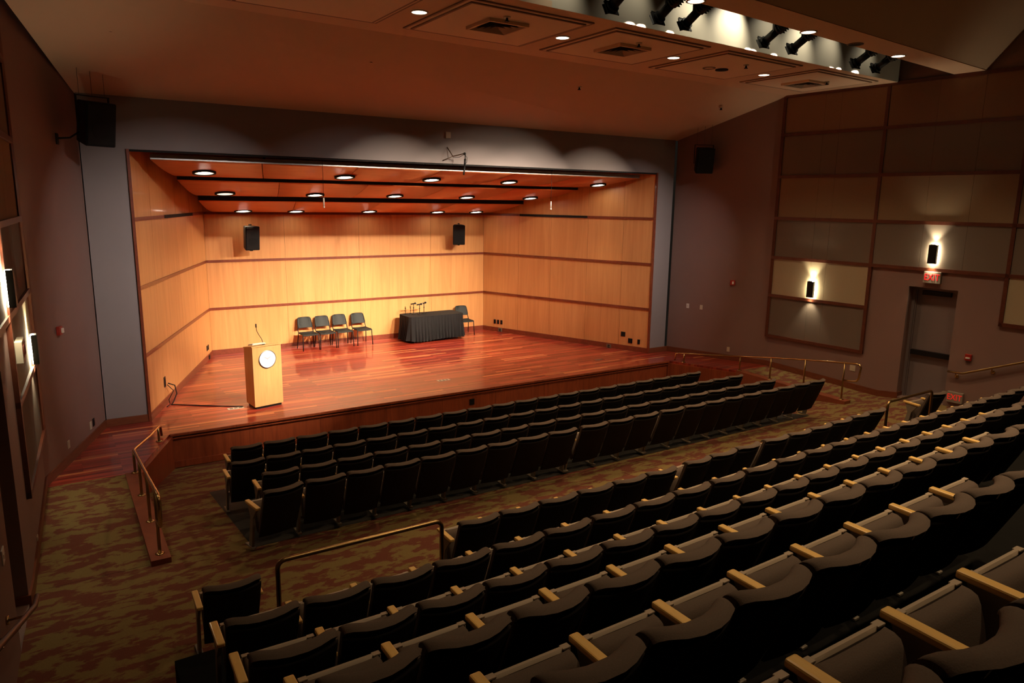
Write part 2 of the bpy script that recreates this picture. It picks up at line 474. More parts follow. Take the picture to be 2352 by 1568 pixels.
# ------------------------------------------------------------------ hall side walls
TIERS = [6.53, 5.645, 4.67, 3.69, 2.74, 1.80, .785]
COLS = [11.50, 9.04, 6.38, 3.80, 1.20]
DOOR = (8.18, 7.22, 2.36)
ZTOP = 8.5
def wallp(s, y, off=0.):
    """xy on the side wall at depth y, pushed off the wall into the room by off"""
    if y > KY: dx, dy = (KX-XC), (KY-YP)
    else: dx, dy = TH, -1.
    l = math.hypot(dx, dy)
    nx, ny = dy/l, -dx/l          # points to -x (into the room) for the far wall
    return Vector((s*(wx(y)+nx*off), y+ny*off, 0))
def wall_slab(m, s, y0, y1, z0a, z1, off0, off1, z0b=None, mi=0):
    z0b = z0a if z0b is None else z0b
    e = 1e-6
    a0, b0 = wallp(s, y0-e, off0), wallp(s, y1+e if y1 < y0 else y1, off0)
    a1, b1 = wallp(s, y0-e, off1), wallp(s, y1+e if y1 < y0 else y1, off1)
    m.hull8([(a0.x, a0.y, z0a), (b0.x, b0.y, z0b), (b1.x, b1.y, z0b), (a1.x, a1.y, z0a)],
            [(a0.x, a0.y, z1 if not isinstance(z1, tuple) else z1[0]), (b0.x, b0.y, z1 if not isinstance(z1, tuple) else z1[1]),
             (b1.x, b1.y, z1 if not isinstance(z1, tuple) else z1[1]), (a1.x, a1.y, z1 if not isinstance(z1, tuple) else z1[0])], mi)
for s, side in ((-1, 'lectern_side'), (1, 'far_side')):
    m = MB()
    wall_slab(m, s, YP, KY, -.9, ZTOP, 0, -.2)
    wall_slab(m, s, KY, DOOR[0], -.9, ZTOP, 0, -.2)
    wall_slab(m, s, DOOR[0], DOOR[1], DOOR[2], ZTOP, 0, -.2)
    wall_slab(m, s, DOOR[1], REAR, -.9, ZTOP, 0, -.2)
    # reveals of the door recess
    wall_slab(m, s, DOOR[0]+.05, DOOR[0], -.9, DOOR[2], -.2, -.62)
    wall_slab(m, s, DOOR[1], DOOR[1]-.05, -.9, DOOR[2], -.2, -.62)
    wall_slab(m, s, DOOR[0], DOOR[1], DOOR[2], DOOR[2]+.05, -.2, -.62)
    wall_slab(m, s, DOOR[0], DOOR[1], -.9, fl(7.7)+.001, .0, -.62)
    struct(m, 'wall_'+side, M['wall'])
    # baseboard: level on the wing, then down the ramp
    m = MB()
    wall_slab(m, s, YP, KY, -.02, HB, .022, 0)
    wall_slab(m, s, KY, 8.6, 0-.03, (HB, HB+fl(8.6)), .022, 0, z0b=fl(8.6)-.03)
    wall_slab(m, s, 8.6, DOOR[0], fl(8.6)-.03, (HB+fl(8.6), HB+fl(8.18)), .022, 0, z0b=fl(8.18)-.03)
    wall_slab(m, s, DOOR[0]+.0, DOOR[0]-.022, fl(8.18)-.02, fl(8.18)+HB, 0.022, -.2)
    struct(m, 'baseboard_'+side, M['base'])
    # door
    m = MB()
    wall_slab(m, s, DOOR[0]-.05, DOOR[1]+.02, fl(7.7), DOOR[2]-.06, -.26, -.31)
    d = struct(m, 'door_%d' % (1 if s < 0 else 2), M['door'])
    m = MB()
    wall_slab(m, s, DOOR[0], DOOR[0]-.06, fl(7.7), DOOR[2], -.20, -.32)
    wall_slab(m, s, DOOR[0]-.06, DOOR[0]-.08, fl(7.7), DOOR[2], -.23, -.29)
    wall_slab(m, s, DOOR[1]+.03, DOOR[1], fl(7.7), DOOR[2], -.20, -.32)
    wall_slab(m, s, DOOR[0], DOOR[1], DOOR[2]-.06, DOOR[2], -.20, -.32)
    m.build('door_frame', M['door'], d)
    m = MB()
    wall_slab(m, s, DOOR[0]-.10, DOOR[1]+.05, .90, 1.0, -.17, -.26)
    m.build('push_bar', M['black'], d)
    m = MB()
    wall_slab(m, s, DOOR[0]-.2, DOOR[1]+.2, DOOR[2]-.17, DOOR[2]-.08, -.18, -.26)
    m.build('door_closer', M['black'], d)
    # fabric panels + wood grid
    tiers_of = {0: range(0, 6), 1: range(0, 4), 2: range(0, 5)}
    fabs = ['fab_tan', 'fab_grey', 'fab_beige', 'fab_grey', 'fab_lt', 'fab_grey']
    tier_txt = ['top', 'second', 'third', 'fourth', 'fifth', 'lowest']
    kinds = {'fab_tan': 'tan', 'fab_grey': 'grey', 'fab_beige': 'beige', 'fab_lt': 'pale beige'}
    where = {0: 'column beside the ramp', 1: 'column over the door', 2: 'column past the door'}
    for c in range(3):
        for t in tiers_of[c]:
            m = MB()
            yA, yB = COLS[c]-.035, COLS[c+1]+.035
            cuts = {0: [.0, .42, .58], 1: [0, .38, .70], 2: [0, .5]}[c]
            cuts = [yA + (yB-yA)*q for q in cuts] + [yB]
            for p, q in zip(cuts, cuts[1:]):
                wall_slab(m, s, p-.002, q+.002, TIERS[t+1]+.03, TIERS[t]-.03 if (s > 0 or t or c) else 6.2, .03, .001)
            o = m.build('acoustic_panel', M[fabs[t]])
            wall_txt = 'lectern-side wall' if s < 0 else 'far wall'
            tag(o, '%s fabric wall panel, %s tier %s, %s' % (kinds[fabs[t]], tier_txt[t], where[c], wall_txt), 'wall panel', 'fabric panels on the side walls')
    m = MB()
    for c in range(3):
        last = max(tiers_of[c])+1
        for t in range(0, last+1):
            wall_slab(m, s, COLS[c]+.035, COLS[c+1]-.035, TIERS[t]-.035, TIERS[t]+.035, .05, 0)
    for c, zb in ((0, TIERS[6]), (1, TIERS[6]), (2, TIERS[4]), (3, TIERS[5])):
        if c == 2: zb = TIERS[5]
        wall_slab(m, s, COLS[c]+.035, COLS[c]-.035, zb-.035, TIERS[0]+.035, .05, 0)
    struct(m, 'trim_grid_'+side, M['hallwood'])
m = MB(); m.box((0, REAR-.1, 4), (17.5, .2, 10)); struct(m, 'wall_rear', M['wall'])

# ------------------------------------------------------------------ ceilings
m = MB()
e = .0
m.prism([(-XC, YP+.02), (-wx(10.9), 10.9), (wx(11.46), 11.46), (XC, YP+.02)], [ZT, ZC, ZC, ZT], [ZT+.1, ZC+.1, ZC+.1, ZT+.1])
struct(m, 'ceiling_front_slope', M['ceil'])
YSLOT0 = lambda x: 8.44 + .055*x      # rear edge of the front flat ceiling
YSOF0 = lambda x: 7.12 + .085*x       # front edge of the rear soffit
YSOF1 = 6.98
m = MB()
xw = wx(YE)
m.prism([(-wx(10.9), 10.9), (-wx(8.0), YSLOT0(-8)), (wx(8.88), YSLOT0(8)), (wx(11.46), 11.46)], ZC, ZC+.08)
struct(m, 'ceiling_front', M['ceil'])
m = MB()
CX = [-6.68, -4.10, -1.53, 1.02, 3.60, 6.26]
for i, cx in enumerate(CX):
    sk = .055*cx*.8
    hw, y0, y1 = 1.03, 8.68+sk, 10.60+sk*.6
    if i in (0, 5):
        pass
    for k, (g, dz) in enumerate(((0, .018), (.085, .036))):
        x0, x1 = cx-hw+g, cx+hw-g
        if i == 0: x0 = max(x0, -7.55)
        if i == 5: x1 = min(x1, 7.50-g)
        q = [(x0, y0+g), (x1, y0+g+.055*1.6), (x1, y1-g+.03), (x0, y1-g)]
        m.prism(q, ZC-dz, ZC+.001)
        cxm, cym = (x0+x1)/2, (y0+y1)/2
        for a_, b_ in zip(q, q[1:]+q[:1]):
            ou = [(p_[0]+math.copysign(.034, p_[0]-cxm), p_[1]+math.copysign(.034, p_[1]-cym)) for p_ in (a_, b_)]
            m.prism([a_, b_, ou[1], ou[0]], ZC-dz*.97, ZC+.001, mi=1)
struct(m, 'trim_coffers', [M['coffer'], M['moulding_shade']])
# upright white face of the lighting slot, and the slot roof
m = MB()
m.hull8([(-8.2, YSLOT0(-8.2), ZC+.001), (8.2, YSLOT0(8.2), ZC+.001), (8.2, YSLOT0(8.2)+.06, ZC+.001), (-8.2, YSLOT0(-8.2)+.06, ZC+.001)],
        [(-8.2, YSLOT0(-8.2), ZC+1.1), (8.2, YSLOT0(8.2), ZC+1.1), (8.2, YSLOT0(8.2)+.06, ZC+1.1), (-8.2, YSLOT0(-8.2)+.06, ZC+1.1)])
struct(m, 'wall_slot', M['slotwhite'])
m = MB(); m.box((0, 7.6, ZC+1.15), (16.6, 3.2, .1)); struct(m, 'ceiling_slot', M['dark'])
# rear soffit, then the slope up to the rear ceiling
m = MB()
m.prism([(-8.2, YSOF0(-8.2)), (-8.2, 6.0-.1), (8.2, YSOF1+.27), (8.2, YSOF0(8.2))], ZC+.02, ZC+.06)
struct(m, 'ceiling_soffit', M['ceil'])
m = MB()
m.hull8([(-8.2, 5.9, ZC+.03), (8.2, 7.25, ZC+.03), (8.2, 7.30, ZC+.08), (-8.2, 5.95, ZC+.08)],
        [(-8.2, 4.45, 8.3), (8.2, 5.8, 8.3), (8.2, 5.85, 8.35), (-8.2, 4.5, 8.35)])
struct(m, 'ceiling_rear_slope', M['ceil'])
m = MB(); m.box((0, (REAR+5.9)/2, 8.34), (17.4, 5.9-REAR, .1)); struct(m, 'ceiling_rear', M['ceil'])
m = MB(); m.hull8([(-8.2, YSOF0(-8.2)-.001, ZC+.05), (8.2, YSOF0(8.2)-.001, ZC+.05), (8.2, YSOF0(8.2)-.05, ZC+.05), (-8.2, YSOF0(-8.2)-.05, ZC+.05)],
                  [(-8.2, YSOF0(-8.2)-.001, ZC+1.1), (8.2, YSOF0(8.2)-.001, ZC+1.1), (8.2, YSOF0(8.2)-.05, ZC+1.1), (-8.2, YSOF0(-8.2)-.05, ZC+1.1)])
struct(m, 'wall_soffit_back', M['dark'])

# recessed ceiling lights
def can(x, y, z, label, dark=False):
    t = thing('ceiling_downlight', label, 'ceiling light', (x, y, z), 0, 'recessed ceiling lights')
    m = MB()
    r0, r1 = .125, .105
    m.loft([[(r*math.cos(2*PI*k/28), r*math.sin(2*PI*k/28), zz) for k in range(28)] for r, zz in ((r0, .0), (r0, -.012), (r1, -.014), (r1-.004, .0))], closed_u=True)
    m.build('trim_ring', M['louver'] if dark else M['cream'], t)
    m = MB(); m.cyl((0, 0, -.004), r1, .006, 28)
    m.build('lens', M['black'] if dark else M['canlamp'], t)
    if not dark:
        spot('downlight_lamp', (x, y, z-.06), (x, y, z-3), 150, WARM, 110, .8, .09)
    return t
near = ['beside the first coffer', 'between the coffer with the nearest-stage vent and its neighbour']
CL = [(-2.79, 9.62, 'round lit downlight between coffers, first from lectern-side in front ceiling'),
      (-.27, 9.70, 'round lit downlight between coffers, second from lectern-side in front ceiling'),
      (2.26, 9.80, 'round lit downlight between coffers, third from lectern-side in front ceiling'),
      (4.92, 9.96, 'round lit downlight between coffers, fourth from lectern-side in front ceiling')]
for x, y, l in CL: can(x, y, ZC, l)
for x, y, l in ((-.10, 7.07, 'round lit downlight in soffit behind slot, above the two paired spotlights'),
                (2.52, 7.27, 'round lit downlight in soffit behind slot, midway along'),
                (5.28, 7.45, 'round lit downlight in soffit behind slot, next to the side wall')): can(x, y, ZC+.02, l)
can(3.85, 7.35, ZC+.02, 'round unlit black downlight in soffit behind the lighting slot', True)

# square air vents
def vent(x, y, label):
    t = thing('ceiling_vent', label, 'air vent', (x, y, ZC-.036), 0, 'square ceiling vents')
    m = MB()
    def sq(m, a, b, z0, z1):
        for q in range(4):
            c, s_ = math.cos(q*PI/2), math.sin(q*PI/2)
            P = [(-a, -a, z0), (a, -a, z0), (b, -b, z1), (-b, -b, z1)]
            m.face([(p[0]*c-p[1]*s_, p[0]*s_+p[1]*c, p[2]) for p in P])
    sq(m, .335, .30, -.045, -.047); sq(m, .335, .336, -.045, .0); m.build('frame', M['ceil'], t)
    m = MB()
    for k in range(4): sq(m, .30-.07*k, .245-.07*k, -.047, -.010)
    m.build('louvre_grille', M['ventblade'], t)
    m = MB(); m.box((0, 0, -.004), (.58, .58, .004)); m.build('backing', M['dark'], t)
for x, y, l in ((-1.60, 9.50, 'square louvred vent in the ceiling coffer above the stage microphone'),
                (.93, 9.65, 'square louvred vent in the second coffer toward the far wall'),
                (6.22, 9.95, 'square louvred vent in the last coffer by the far wall')): vent(x, y, l)
# ceiling speaker rings in the fourth coffer and sprinkler heads
m = MB(); m.cyl((0, 0, -.01), .12, .02, 24); o = m.build('ceiling_speaker', M['black']); o.location = (3.66, 9.93, ZC-.036)
tag(o, 'round black fitting flush in the coffer without a vent', 'ceiling fitting')
m = MB()
m.loft([[(r*math.cos(2*PI*k/24), r*math.sin(2*PI*k/24), z) for k in range(24)] for r, z in ((.12, 0), (.12, -.012), (.095, -.012), (.095, 0))], closed_u=True)
o = m.build('ceiling_ring', M['louver']); o.location = (3.36, 9.97, ZC-.036); tag(o, 'round dark ring beside black fitting in the coffer without a vent', 'ceiling fitting')
def sprinkler(x, y, z, label):
    t = thing('sprinkler', label, 'sprinkler', (x, y, z), 0, 'ceiling sprinklers')
    m = MB(); m.cyl((0, 0, -.008), .05, .016, 16); m.build('escutcheon', M['cream'], t)
    m = MB(); m.cyl((0, 0, -.035), .022, .045, 10, r2=.012); m.cyl((0, 0, -.062), .034, .008, 12); m.build('head', M['black'], t)
zs_ = lambda y: ZT + (YP-y)/(YP-YE)*(ZC-ZT)
for x, y, l in ((-6.38, 12.0, 'small sprinkler on sloped ceiling above the wall-hung speaker by the lectern'),
                (-2.56, 11.97, 'small sprinkler on sloped ceiling, second from the lectern side'),
                (1.91, 12.04, 'small sprinkler on sloped ceiling, third from the lectern side'),
                (6.23, 12.17, 'small sprinkler on sloped ceiling, by the far wall')): sprinkler(x, y, zs_(y), l)
for x, y, l in ((-1.75, 9.0, 'small sprinkler behind the vent of the coffer above the microphone'),
                (.84, 9.15, 'small sprinkler behind the vent of the second coffer'),
                (3.65, 9.35, 'small sprinkler behind the round fittings of the third coffer'),
                (6.41, 9.57, 'small sprinkler behind the vent of the last coffer')): sprinkler(x, y, ZC-.036, l)

# stage spotlights hanging in the slot
def fixture(x, label, tilt, yaw):
    y = YSLOT0(x)-.55
    t = thing('stage_spotlight', label, 'stage light', (x, y, ZC+.22), yaw, 'spotlights in the ceiling slot')
    R_ = Matrix.Rotation(tilt, 4, 'X')
    m = MB(); m.cyl((0, -.10, 0), .085, .20, 16, axis='y'); m.cyl((0, -.22, 0), .085, .05, 16, r2=.05, axis=(0, -1, 0)); m.box((0, -.08, .08), (.07, .14, .05))
    for k in range(4): m.box((0, -.03-.04*k, 0), (.19, .008, .15))
    m.build('lamp_housing', M['blackm'], t, xf=R_)
    m = MB(); m.cyl((0, .13, 0), .065, .28, 16, axis='y'); m.cyl((0, .28, 0), .09, .05, 16, axis='y'); m.box((0, .05, .0), (.16, .05, .02))
    m.build('lens_barrel', M['blackm'], t, xf=R_)
    m = MB()
    m.box((0, .31, 0), (.20, .012, .20)); m.box((0, .325, .10), (.16, .012, .05), (.5, 0, .1)); m.box((.10, .325, 0), (.05, .012, .16), (0, .0, .5)); m.box((-.10, .325, -.02), (.05, .012, .16), (0, 0, -.5))
    m.build('barn_door', M['blackm'], t, xf=R_)
    m = MB()
    m.box((.11, 0, .10), (.012, .035, .24)); m.box((-.11, 0, .10), (.012, .035, .24)); m.box((0, 0, .22), (.23, .035, .012)); m.cyl((0, 0, .30), .014, .16, 8)
    m.build('yoke', M['blackm'], t)
    m = MB(); m.tube([(0, -.22, .03), (.05, -.30, .12), (.03, -.2, .3), (0, -.02, .40)], .008, 6); m.build('cord', M['blackm'], t)
FX = [(-.62, 'black stage spotlight, first in the slot counted from the lectern side'), (.30, 'black stage spotlight with a side clamp, outer one of the pair above the vent'), (.88, 'black stage spotlight, inner one of the pair beside the bright slot wall'),
      (2.80, 'black stage spotlight hanging over the brightest patch of the slot wall'), (3.60, 'black stage spotlight hanging just past the brightest slot patch'), (5.62, 'black stage spotlight, last but one toward the side wall'), (6.35, 'black stage spotlight at the end of the slot, by the wall')]
for i, (x, l) in enumerate(FX): fixture(x, l, -math.radians(30), 0)
m = MB(); m.tube([(-7.9, YSLOT0(-7.9)-.55, ZC+.62), (7.7, YSLOT0(7.7)-.55, ZC+.62)], .024, 10)
tag(m.build('lighting_pipe', M['blackm']), 'black horizontal pipe holding the spotlights in the ceiling slot', 'pipe')

# ------------------------------------------------------------------ stage ceiling clouds
def cloud(name, label, y0, z0, y1, z1, front, n, silver):
    t = thing(name, label, 'ceiling cloud', (0, (y0+y1)/2, z0), 0, 'suspended ceiling clouds')
    P = 1.6
    xw_ = lambda y: XP - (y-YP)*(XP-XB)/(YB-YP) - .26
    def xl(y): return xw_(y) if True else 0
    S = 14
    O = Vector(t.location)
    pr = []
    for i in range(S+1):
        s_ = i/S; y = y0+(y1-y0)*s_; z = z1+(z0-z1)*(1-s_)**P
        pr.append((y, z))
    for k in range(n):
        m = MB()
        bot = [[(-1+2*(k+j/2)/n)*1. for j in range(3)]]
        g0, g1 = -1+2*k/n, -1+2*(k+1)/n
        e0, e1 = (.0 if k == 0 else .0012), (.0 if k == n-1 else .0012)
        G, H = [], []
        for y, z in pr:
            w = xl(y)
            G.append([(w*(g0+e0)-O.x, y-O.y, z-O.z), (w*(g1-e1)-O.x, y-O.y, z-O.z)])
            H.append([(w*(g0+e0)-O.x, y-O.y, z-O.z+.03), (w*(g1-e1)-O.x, y-O.y, z-O.z+.03)])
        a = m.loft(G); b = m.loft(H)
        for q in range(S):
            m.bm.faces.new((a[q][0], a[q+1][0], b[q+1][0], b[q][0])); m.bm.faces.new((a[q][1], b[q][1], b[q+1][1], a[q+1][1]))
        m.bm.faces.new((a[0][0], b[0][0], b[0][1], a[0][1])); m.bm.faces.new((a[S][0], a[S][1], b[S][1], b[S][0]))
        m.build('veneer_panel', M['cloud'], t)
    w0 = xl(y0)
    m = MB()
    if silver: m.box((0, y0-O.y-.02, .042), (2*w0, .03, .086)); m.build('front_edge', M['alu'], t)
    else: m.box((0, y0-O.y-.012, .075), (2*w0, .02, .14)); m.build('front_edge', M['dark'], t)
    m = MB(); m.box((0, y1-O.y-.01, z1-O.z+.05), (2*xl(y1), .02, .05)); m.build('rear_edge', M['dark'], t)
    m = MB()
    for xx in (-.62*w0, 0, .62*w0):
        m.tube([(xx, 0, .0), (xx, 0, 5.3-O.z)], .012, 6)
    m.build('hanger', M['dark'], t)
    return t
cloud('stage_ceiling_cloud', 'curved red-maple ceiling panel with silver front edge, first over the stage', 14.34, 4.635, 16.0, 4.40, 0, 6, True)
cloud('stage_ceiling_cloud', 'curved red-maple ceiling panel hanging in the middle over the stage', 16.05, 4.33, 17.65, 4.03, 0, 5, False)
cloud('stage_ceiling_cloud', 'curved red-maple ceiling panel hanging against the stage back wall', 17.75, 3.92, 19.25, 3.64, 0, 4, False)
SL = [(-4.703, 15.186, 4.46, 0), (-1.893, 15.19, 4.46, 0), (.161, 15.17, 4.46, 0), (2.275, 15.19, 4.46, 0), (5.084, 15.187, 4.46, 0),
      (-3.966, 17.05, 4.082, 1), (-1.956, 17.04, 4.083, 1), (.049, 16.99, 4.09, 1), (2.108, 17.0, 4.089, 1), (4.122, 16.963, 4.095, 1),
      (-3.196, 18.86, 3.673, 2), (-1.883, 18.86, 3.673, 2), (.095, 18.82, 3.678, 2), (2.194, 18.86, 3.673, 2), (3.441, 18.80, 3.68, 2)]
cl_txt = ['the cloud with the silver edge', 'the middle ceiling cloud', 'the cloud by the back wall']
for i, (x, y, z, c) in enumerate(SL):
    tl = .16
    t = thing('stage_downlight', 'round lit stage downlight, %s from the lectern side in %s' % (ORD[i % 5+1], cl_txt[c]), 'stage light', (x, y, z), 0, 'round downlights in the stage clouds')
    t.rotation_euler = (-tl, 0, 0)
    m = MB()
    m.loft([[(r*math.cos(2*PI*k/28), r*math.sin(2*PI*k/28), zz) for k in range(28)] for r, zz in ((.215, .03), (.215, -.022), (.175, -.024), (.165, .02))], closed_u=True)
    m.build('trim_ring', M['dark'], t)
    m = MB()
    m.loft([[(r*math.cos(2*PI*k/28), r*math.sin(2*PI*k/28), zz) for k in range(28)] for r, zz in ((.168, -.012), (.10, -.004))], closed_u=True)
    m.build('reflector', M['dimlamp'], t)
    m = MB(); m.cyl((0, 0, -.006), .115 if i % 5 not in (0,) or c else .105, .008, 24); m.build('lens', M['lamp'] if (i not in (5,)) else M['dimlamp'], t)
    if i != 5:
        spot('stage_lamp', (x, y-.02, z-.09), (x*.88, y-.3, z-4), 125, (1., .74, .47), 66, .8, .10)
# front light from the slot (lens faces of the hanging spotlights)
def lens(name, x, tgt, power, col, spread, size=.09):
    return area(name, (x, YSLOT0(x)-.55+.31, ZC+.22-.172), tgt, power, col, size, size, spread)
for x, tx, ty, tz, pw, an in ((-.62, -4.0, 14.0, .55, 22, 21), (.30, -2.5, 18.6, .75, 44, 34), (.88, .0, 18.6, .75, 44, 34), (2.80, 1.5, 18.6, .75, 46, 34),
                              (3.60, -1.0, 18., .75, 46, 34), (5.62, 2.5, 18.6, .75, 40, 34), (6.35, -3., 18., .75, 40, 34)):
    lens('slot_spot', x, (tx, ty, tz), pw*.86, (1., .81, .60), an)
for x, tx, tz, pw in ((-3.2, -5.5, 2.3, 22), (.10, -2.2, 2.5, 11), (2.95, 2.0, 2.5, 11), (5.30, 5.3, 2.3, 18)):
    lens('slot_wash', x, (tx, 14.06, tz), pw, (1., .87, .78), 46)
for x, pw in ((-3.2, 12), (-1.2, 14), (.2, 8), (1.45, 34), (2.45, 75), (3.4, 12), (4.35, 34), (5.3, 14), (6.6, 7)):  # added spots hidden in the slot, brightening its white face
    spot('slot_spill', (x, YSLOT0(x)-.50, ZC+.75), (x-.2, YSLOT0(x), ZC+.10), pw, (1., .87, .64), 85, 1., .03)
# unseen fill spots added under the rear ceiling to light seats and carpet
for x, pw in ((-4.4, 90), (-1.2, 420), (2.0, 450), (4.6, 360)):
    for y in (.6, 4.2):
        spot('house_fill', (x, y, 8.2), (x, y, 0), pw, (1., .70, .40), 96, 1., .12)

# ------------------------------------------------------------------ things on the stage
# lectern
fl_, fr_ = Vector((-4.303, 13.834)), Vector((-3.738, 13.961))
d = (fr_-fl_).normalized(); rz = math.atan2(d.y, d.x); W_ = .585; D_ = .48
ctr = (fl_+fr_)/2 + Vector((-d.y, d.x))*D_/2
t = thing('lectern', 'tall light maple lectern with a round white seal at the stage front', 'lectern', (ctr.x, ctr.y, 0), rz)
m = MB(); m.hull8([(-W_/2, -D_/2, .045), (W_/2, -D_/2, .045), (W_/2-.06, D_/2, .045), (-W_/2+.06, D_/2, .045)],
                  [(-W_/2, -D_/2, 1.215), (W_/2, -D_/2, 1.215), (W_/2-.06, D_/2, 1.13), (-W_/2+.06, D_/2, 1.13)]); m.build('body', M['lectern'], t)
m = MB(); m.hull8([(-W_/2+.03, -D_/2+.02, 0), (W_/2-.03, -D_/2+.02, 0), (W_/2-.09, D_/2-.03, 0), (-W_/2+.09, D_/2-.03, 0)],
                  [(-W_/2+.03, -D_/2+.02, .045), (W_/2-.03, -D_/2+.02, .045), (W_/2-.09, D_/2-.03, .045), (-W_/2+.09, D_/2-.03, .045)]); m.build('plinth', M['black'], t)
m = MB(); m.hull8([(-W_/2-.012, -D_/2-.012, 1.216), (W_/2+.012, -D_/2-.012, 1.216), (W_/2-.05, D_/2+.01, 1.13), (-W_/2+.05, D_/2+.01, 1.13)],
                  [(-W_/2-.012, -D_/2-.012, 1.24), (W_/2+.012, -D_/2-.012, 1.24), (W_/2-.05, D_/2+.01, 1.155), (-W_/2+.05, D_/2+.01, 1.155)]); m.build('top_board', M['lectern'], t)
m = MB(); m.cyl((.0, -D_/2-.008, .96), .168, .016, 48, axis='y')
sl = m.build('seal', M['seal'], t)
m = MB(); m.loft([[(r*math.cos(2*PI*k/48), -D_/2-y_, .96+r*math.sin(2*PI*k/48)) for k in range(48)] for r, y_ in ((.170, .0), (.174, .018), (.164, .018), (.162, .014))], closed_u=True)
m.build('rim', M['steel'], sl)
m = MB()
for s in (-1, 1):
    m.face([(0, -D_/2-.0175, .975), (s*.04, -D_/2-.0175, 1.0), (s*.085, -D_/2-.0175, 1.008), (s*.05, -D_/2-.0175, .985), (s*.015, -D_/2-.0175, .962)])
m.face([(-.014, -D_/2-.0175, .982), (.014, -D_/2-.0175, .982), (.006, -D_/2-.0175, .945), (-.006, -D_/2-.0175, .945)])
m.build('emblem', M['sealmark'], sl)
t2 = thing('gooseneck_microphone', 'thin black gooseneck microphone rising from the lectern top', 'microphone', (ctr.x+.04, ctr.y-.05, 1.205), rz)
m = MB(); m.cyl((0, 0, .012), .03, .03, 14); m.build('base', M['black'], t2)
m = MB(); m.tube([(0, 0, .02), (-.03, .0, .12), (-.09, .0, .22), (-.125, 0, .30), (-.13, 0, .36)], .006, 8); m.build('neck', M['black'], t2)
m = MB(); m.cyl((-.13, 0, .385), .013, .06, 10); m.sphere((-.13, 0, .415), .014, 10); m.build('capsule', M['black'], t2)
t2 = thing('paper_tray', 'pale tray with papers lying on the lectern top', 'tray', (ctr.x-.10, ctr.y-.02, 1.222), rz)
m = MB(); m.box((0, -.05, .01), (.27, .20, .02), (-.17, 0, 0), bev=.004); m.build('tray', M['cream'], t2)
m = MB(); m.box((.0, -.05, .025), (.24, .17, .006), (-.17, 0, 0)); m.build('sheet', M['paper'], t2)

# floor plates
def plate(name, x, y, z, sx, sy, mat, label, rz=0., cat='floor box', group=None):
    t = thing(name, label, cat, (x, y, z), rz, group)
    m = MB(); m.box((0, 0, .003), (sx, sy, .006), bev=.002); m.build('cover', mat, t)
    m = MB()
    for q in (-.28, 0, .28): m.box((q*sx, 0, .0065), (sx*.2, sy*.55, .002))
    m.build('flap', M['louver'], t)
plate('floor_outlet_box', -4.60, 14.13, 0, .30, .13, M['cream'], 'cream floor outlet plate beside the lectern', group='outlet plates in the stage floor')
plate('floor_outlet_box', -.10, 14.12, 0, .30, .13, M['cream'], 'cream floor outlet plate at mid stage front', group='outlet plates in the stage floor')
plate('floor_outlet_box', 4.39, 14.07, 0, .30, .13, M['curb'], 'brown floor outlet plate at the stage front away from the lectern', group='outlet plates in the stage floor')
# cable from the wall box to the lectern
m = MB(); m.tube([(-5.64, 15.08, .42), (-5.52, 15.10, .36), (-5.50, 15.06, .2), (-5.58, 15.02, .04), (-5.62, 14.98, .012), (-5.3, 14.75, .01), (-4.9, 14.45, .01), (-4.46, 14.16, .01)], .011, 8)
tag(m.build('cable', M['black']), 'black cable running from the wall box across stage floor to lectern', 'cable')
m = MB(); m.tube([(-5.66, 15.06, .40), (-5.56, 15.0, .28), (-5.66, 14.96, .12), (-5.64, 15.0, .012), (-5.72, 14.85, .012)], .008, 8)
tag(m.build('cable', M['black']), 'short black cable looping below the stage wall box', 'cable')
sd = Vector((XP-XB, YB-YP)).normalized()      # direction of the lectern-side stage wall
def on_stage_wall(s, y, off=0.):
    x = XP-(y-YP)*(XP-XB)/(YB-YP)
    n = Vector((sd.y, -sd.x))
    return (s*x + (n.x*off if s < 0 else -n.x*off), y + n.y*off)
def wall_plate(name, x, y, z, rz, w, h, mat, label, cat, slots=2, group=None, mat2=None):
    """local -y faces the room"""
    t = thing(name, label, cat, (x, y, z), rz, group)
    m = MB(); m.box((0, -.005, 0), (w, .012, h), bev=.003); m.build('cover_plate', mat, t)
    m = MB()
    for q in range(slots): m.box((0, -.0125, (q-(slots-1)/2)*h*.42), (w*.42, .006, h*.26))
    m.build('socket', mat2 or M['black'], t)
    return t
ra = math.atan2(sd.y, sd.x)                    # wall heading
RL, RR = ra-0*PI, -ra
for y, z, w, h, l in ((15.1, .45, .10, .20, 'black outlet box with cables on the lectern-side stage wall'), (18.94, .31, .07, .13, 'black outlet plate near the stage corner behind the lectern'), (18.80, .31, .07, .13, 'black outlet plate, second near the stage corner behind the lectern'), (18.9, .065, .14, .10, 'small black box in the baseboard behind the lectern')):
    x_, y_ = on_stage_wall(-1, y, .022 if z < .1 else .002)
    wall_plate('wall_outlet', x_, y_, z, ra, w, h, M['black'], l, 'wall outlet', group='black outlets on the stage walls')
for y, z, w, h, l in ((18.93, .31, .075, .13, 'black wall plate, first of three by the table corner'), (18.81, .31, .075, .13, 'black wall plate, middle of three by the table corner'), (18.69, .31, .075, .13, 'black wall plate, third of three by the table corner'),
                   (14.77, .44, .13, .13, 'upper square black plate at the stage front wall end'), (14.56, .28, .13, .13, 'lower square black plate at the stage front wall end'), (14.32, .28, .07, .13, 'narrow black plate at the outer end of stage wall'),
                   (18.72, .07, .15, .11, 'grey box in the baseboard below the three plates'), (15.16, .05, .15, .11, 'grey box in the baseboard near the stage front')):
    x_, y_ = on_stage_wall(1, y, .022 if z < .1 else .002)
    wall_plate('wall_outlet', x_, y_, z, -ra, w, h, M['black'] if z > .1 else M['louver'], l, 'wall outlet', group='black outlets on the stage walls')
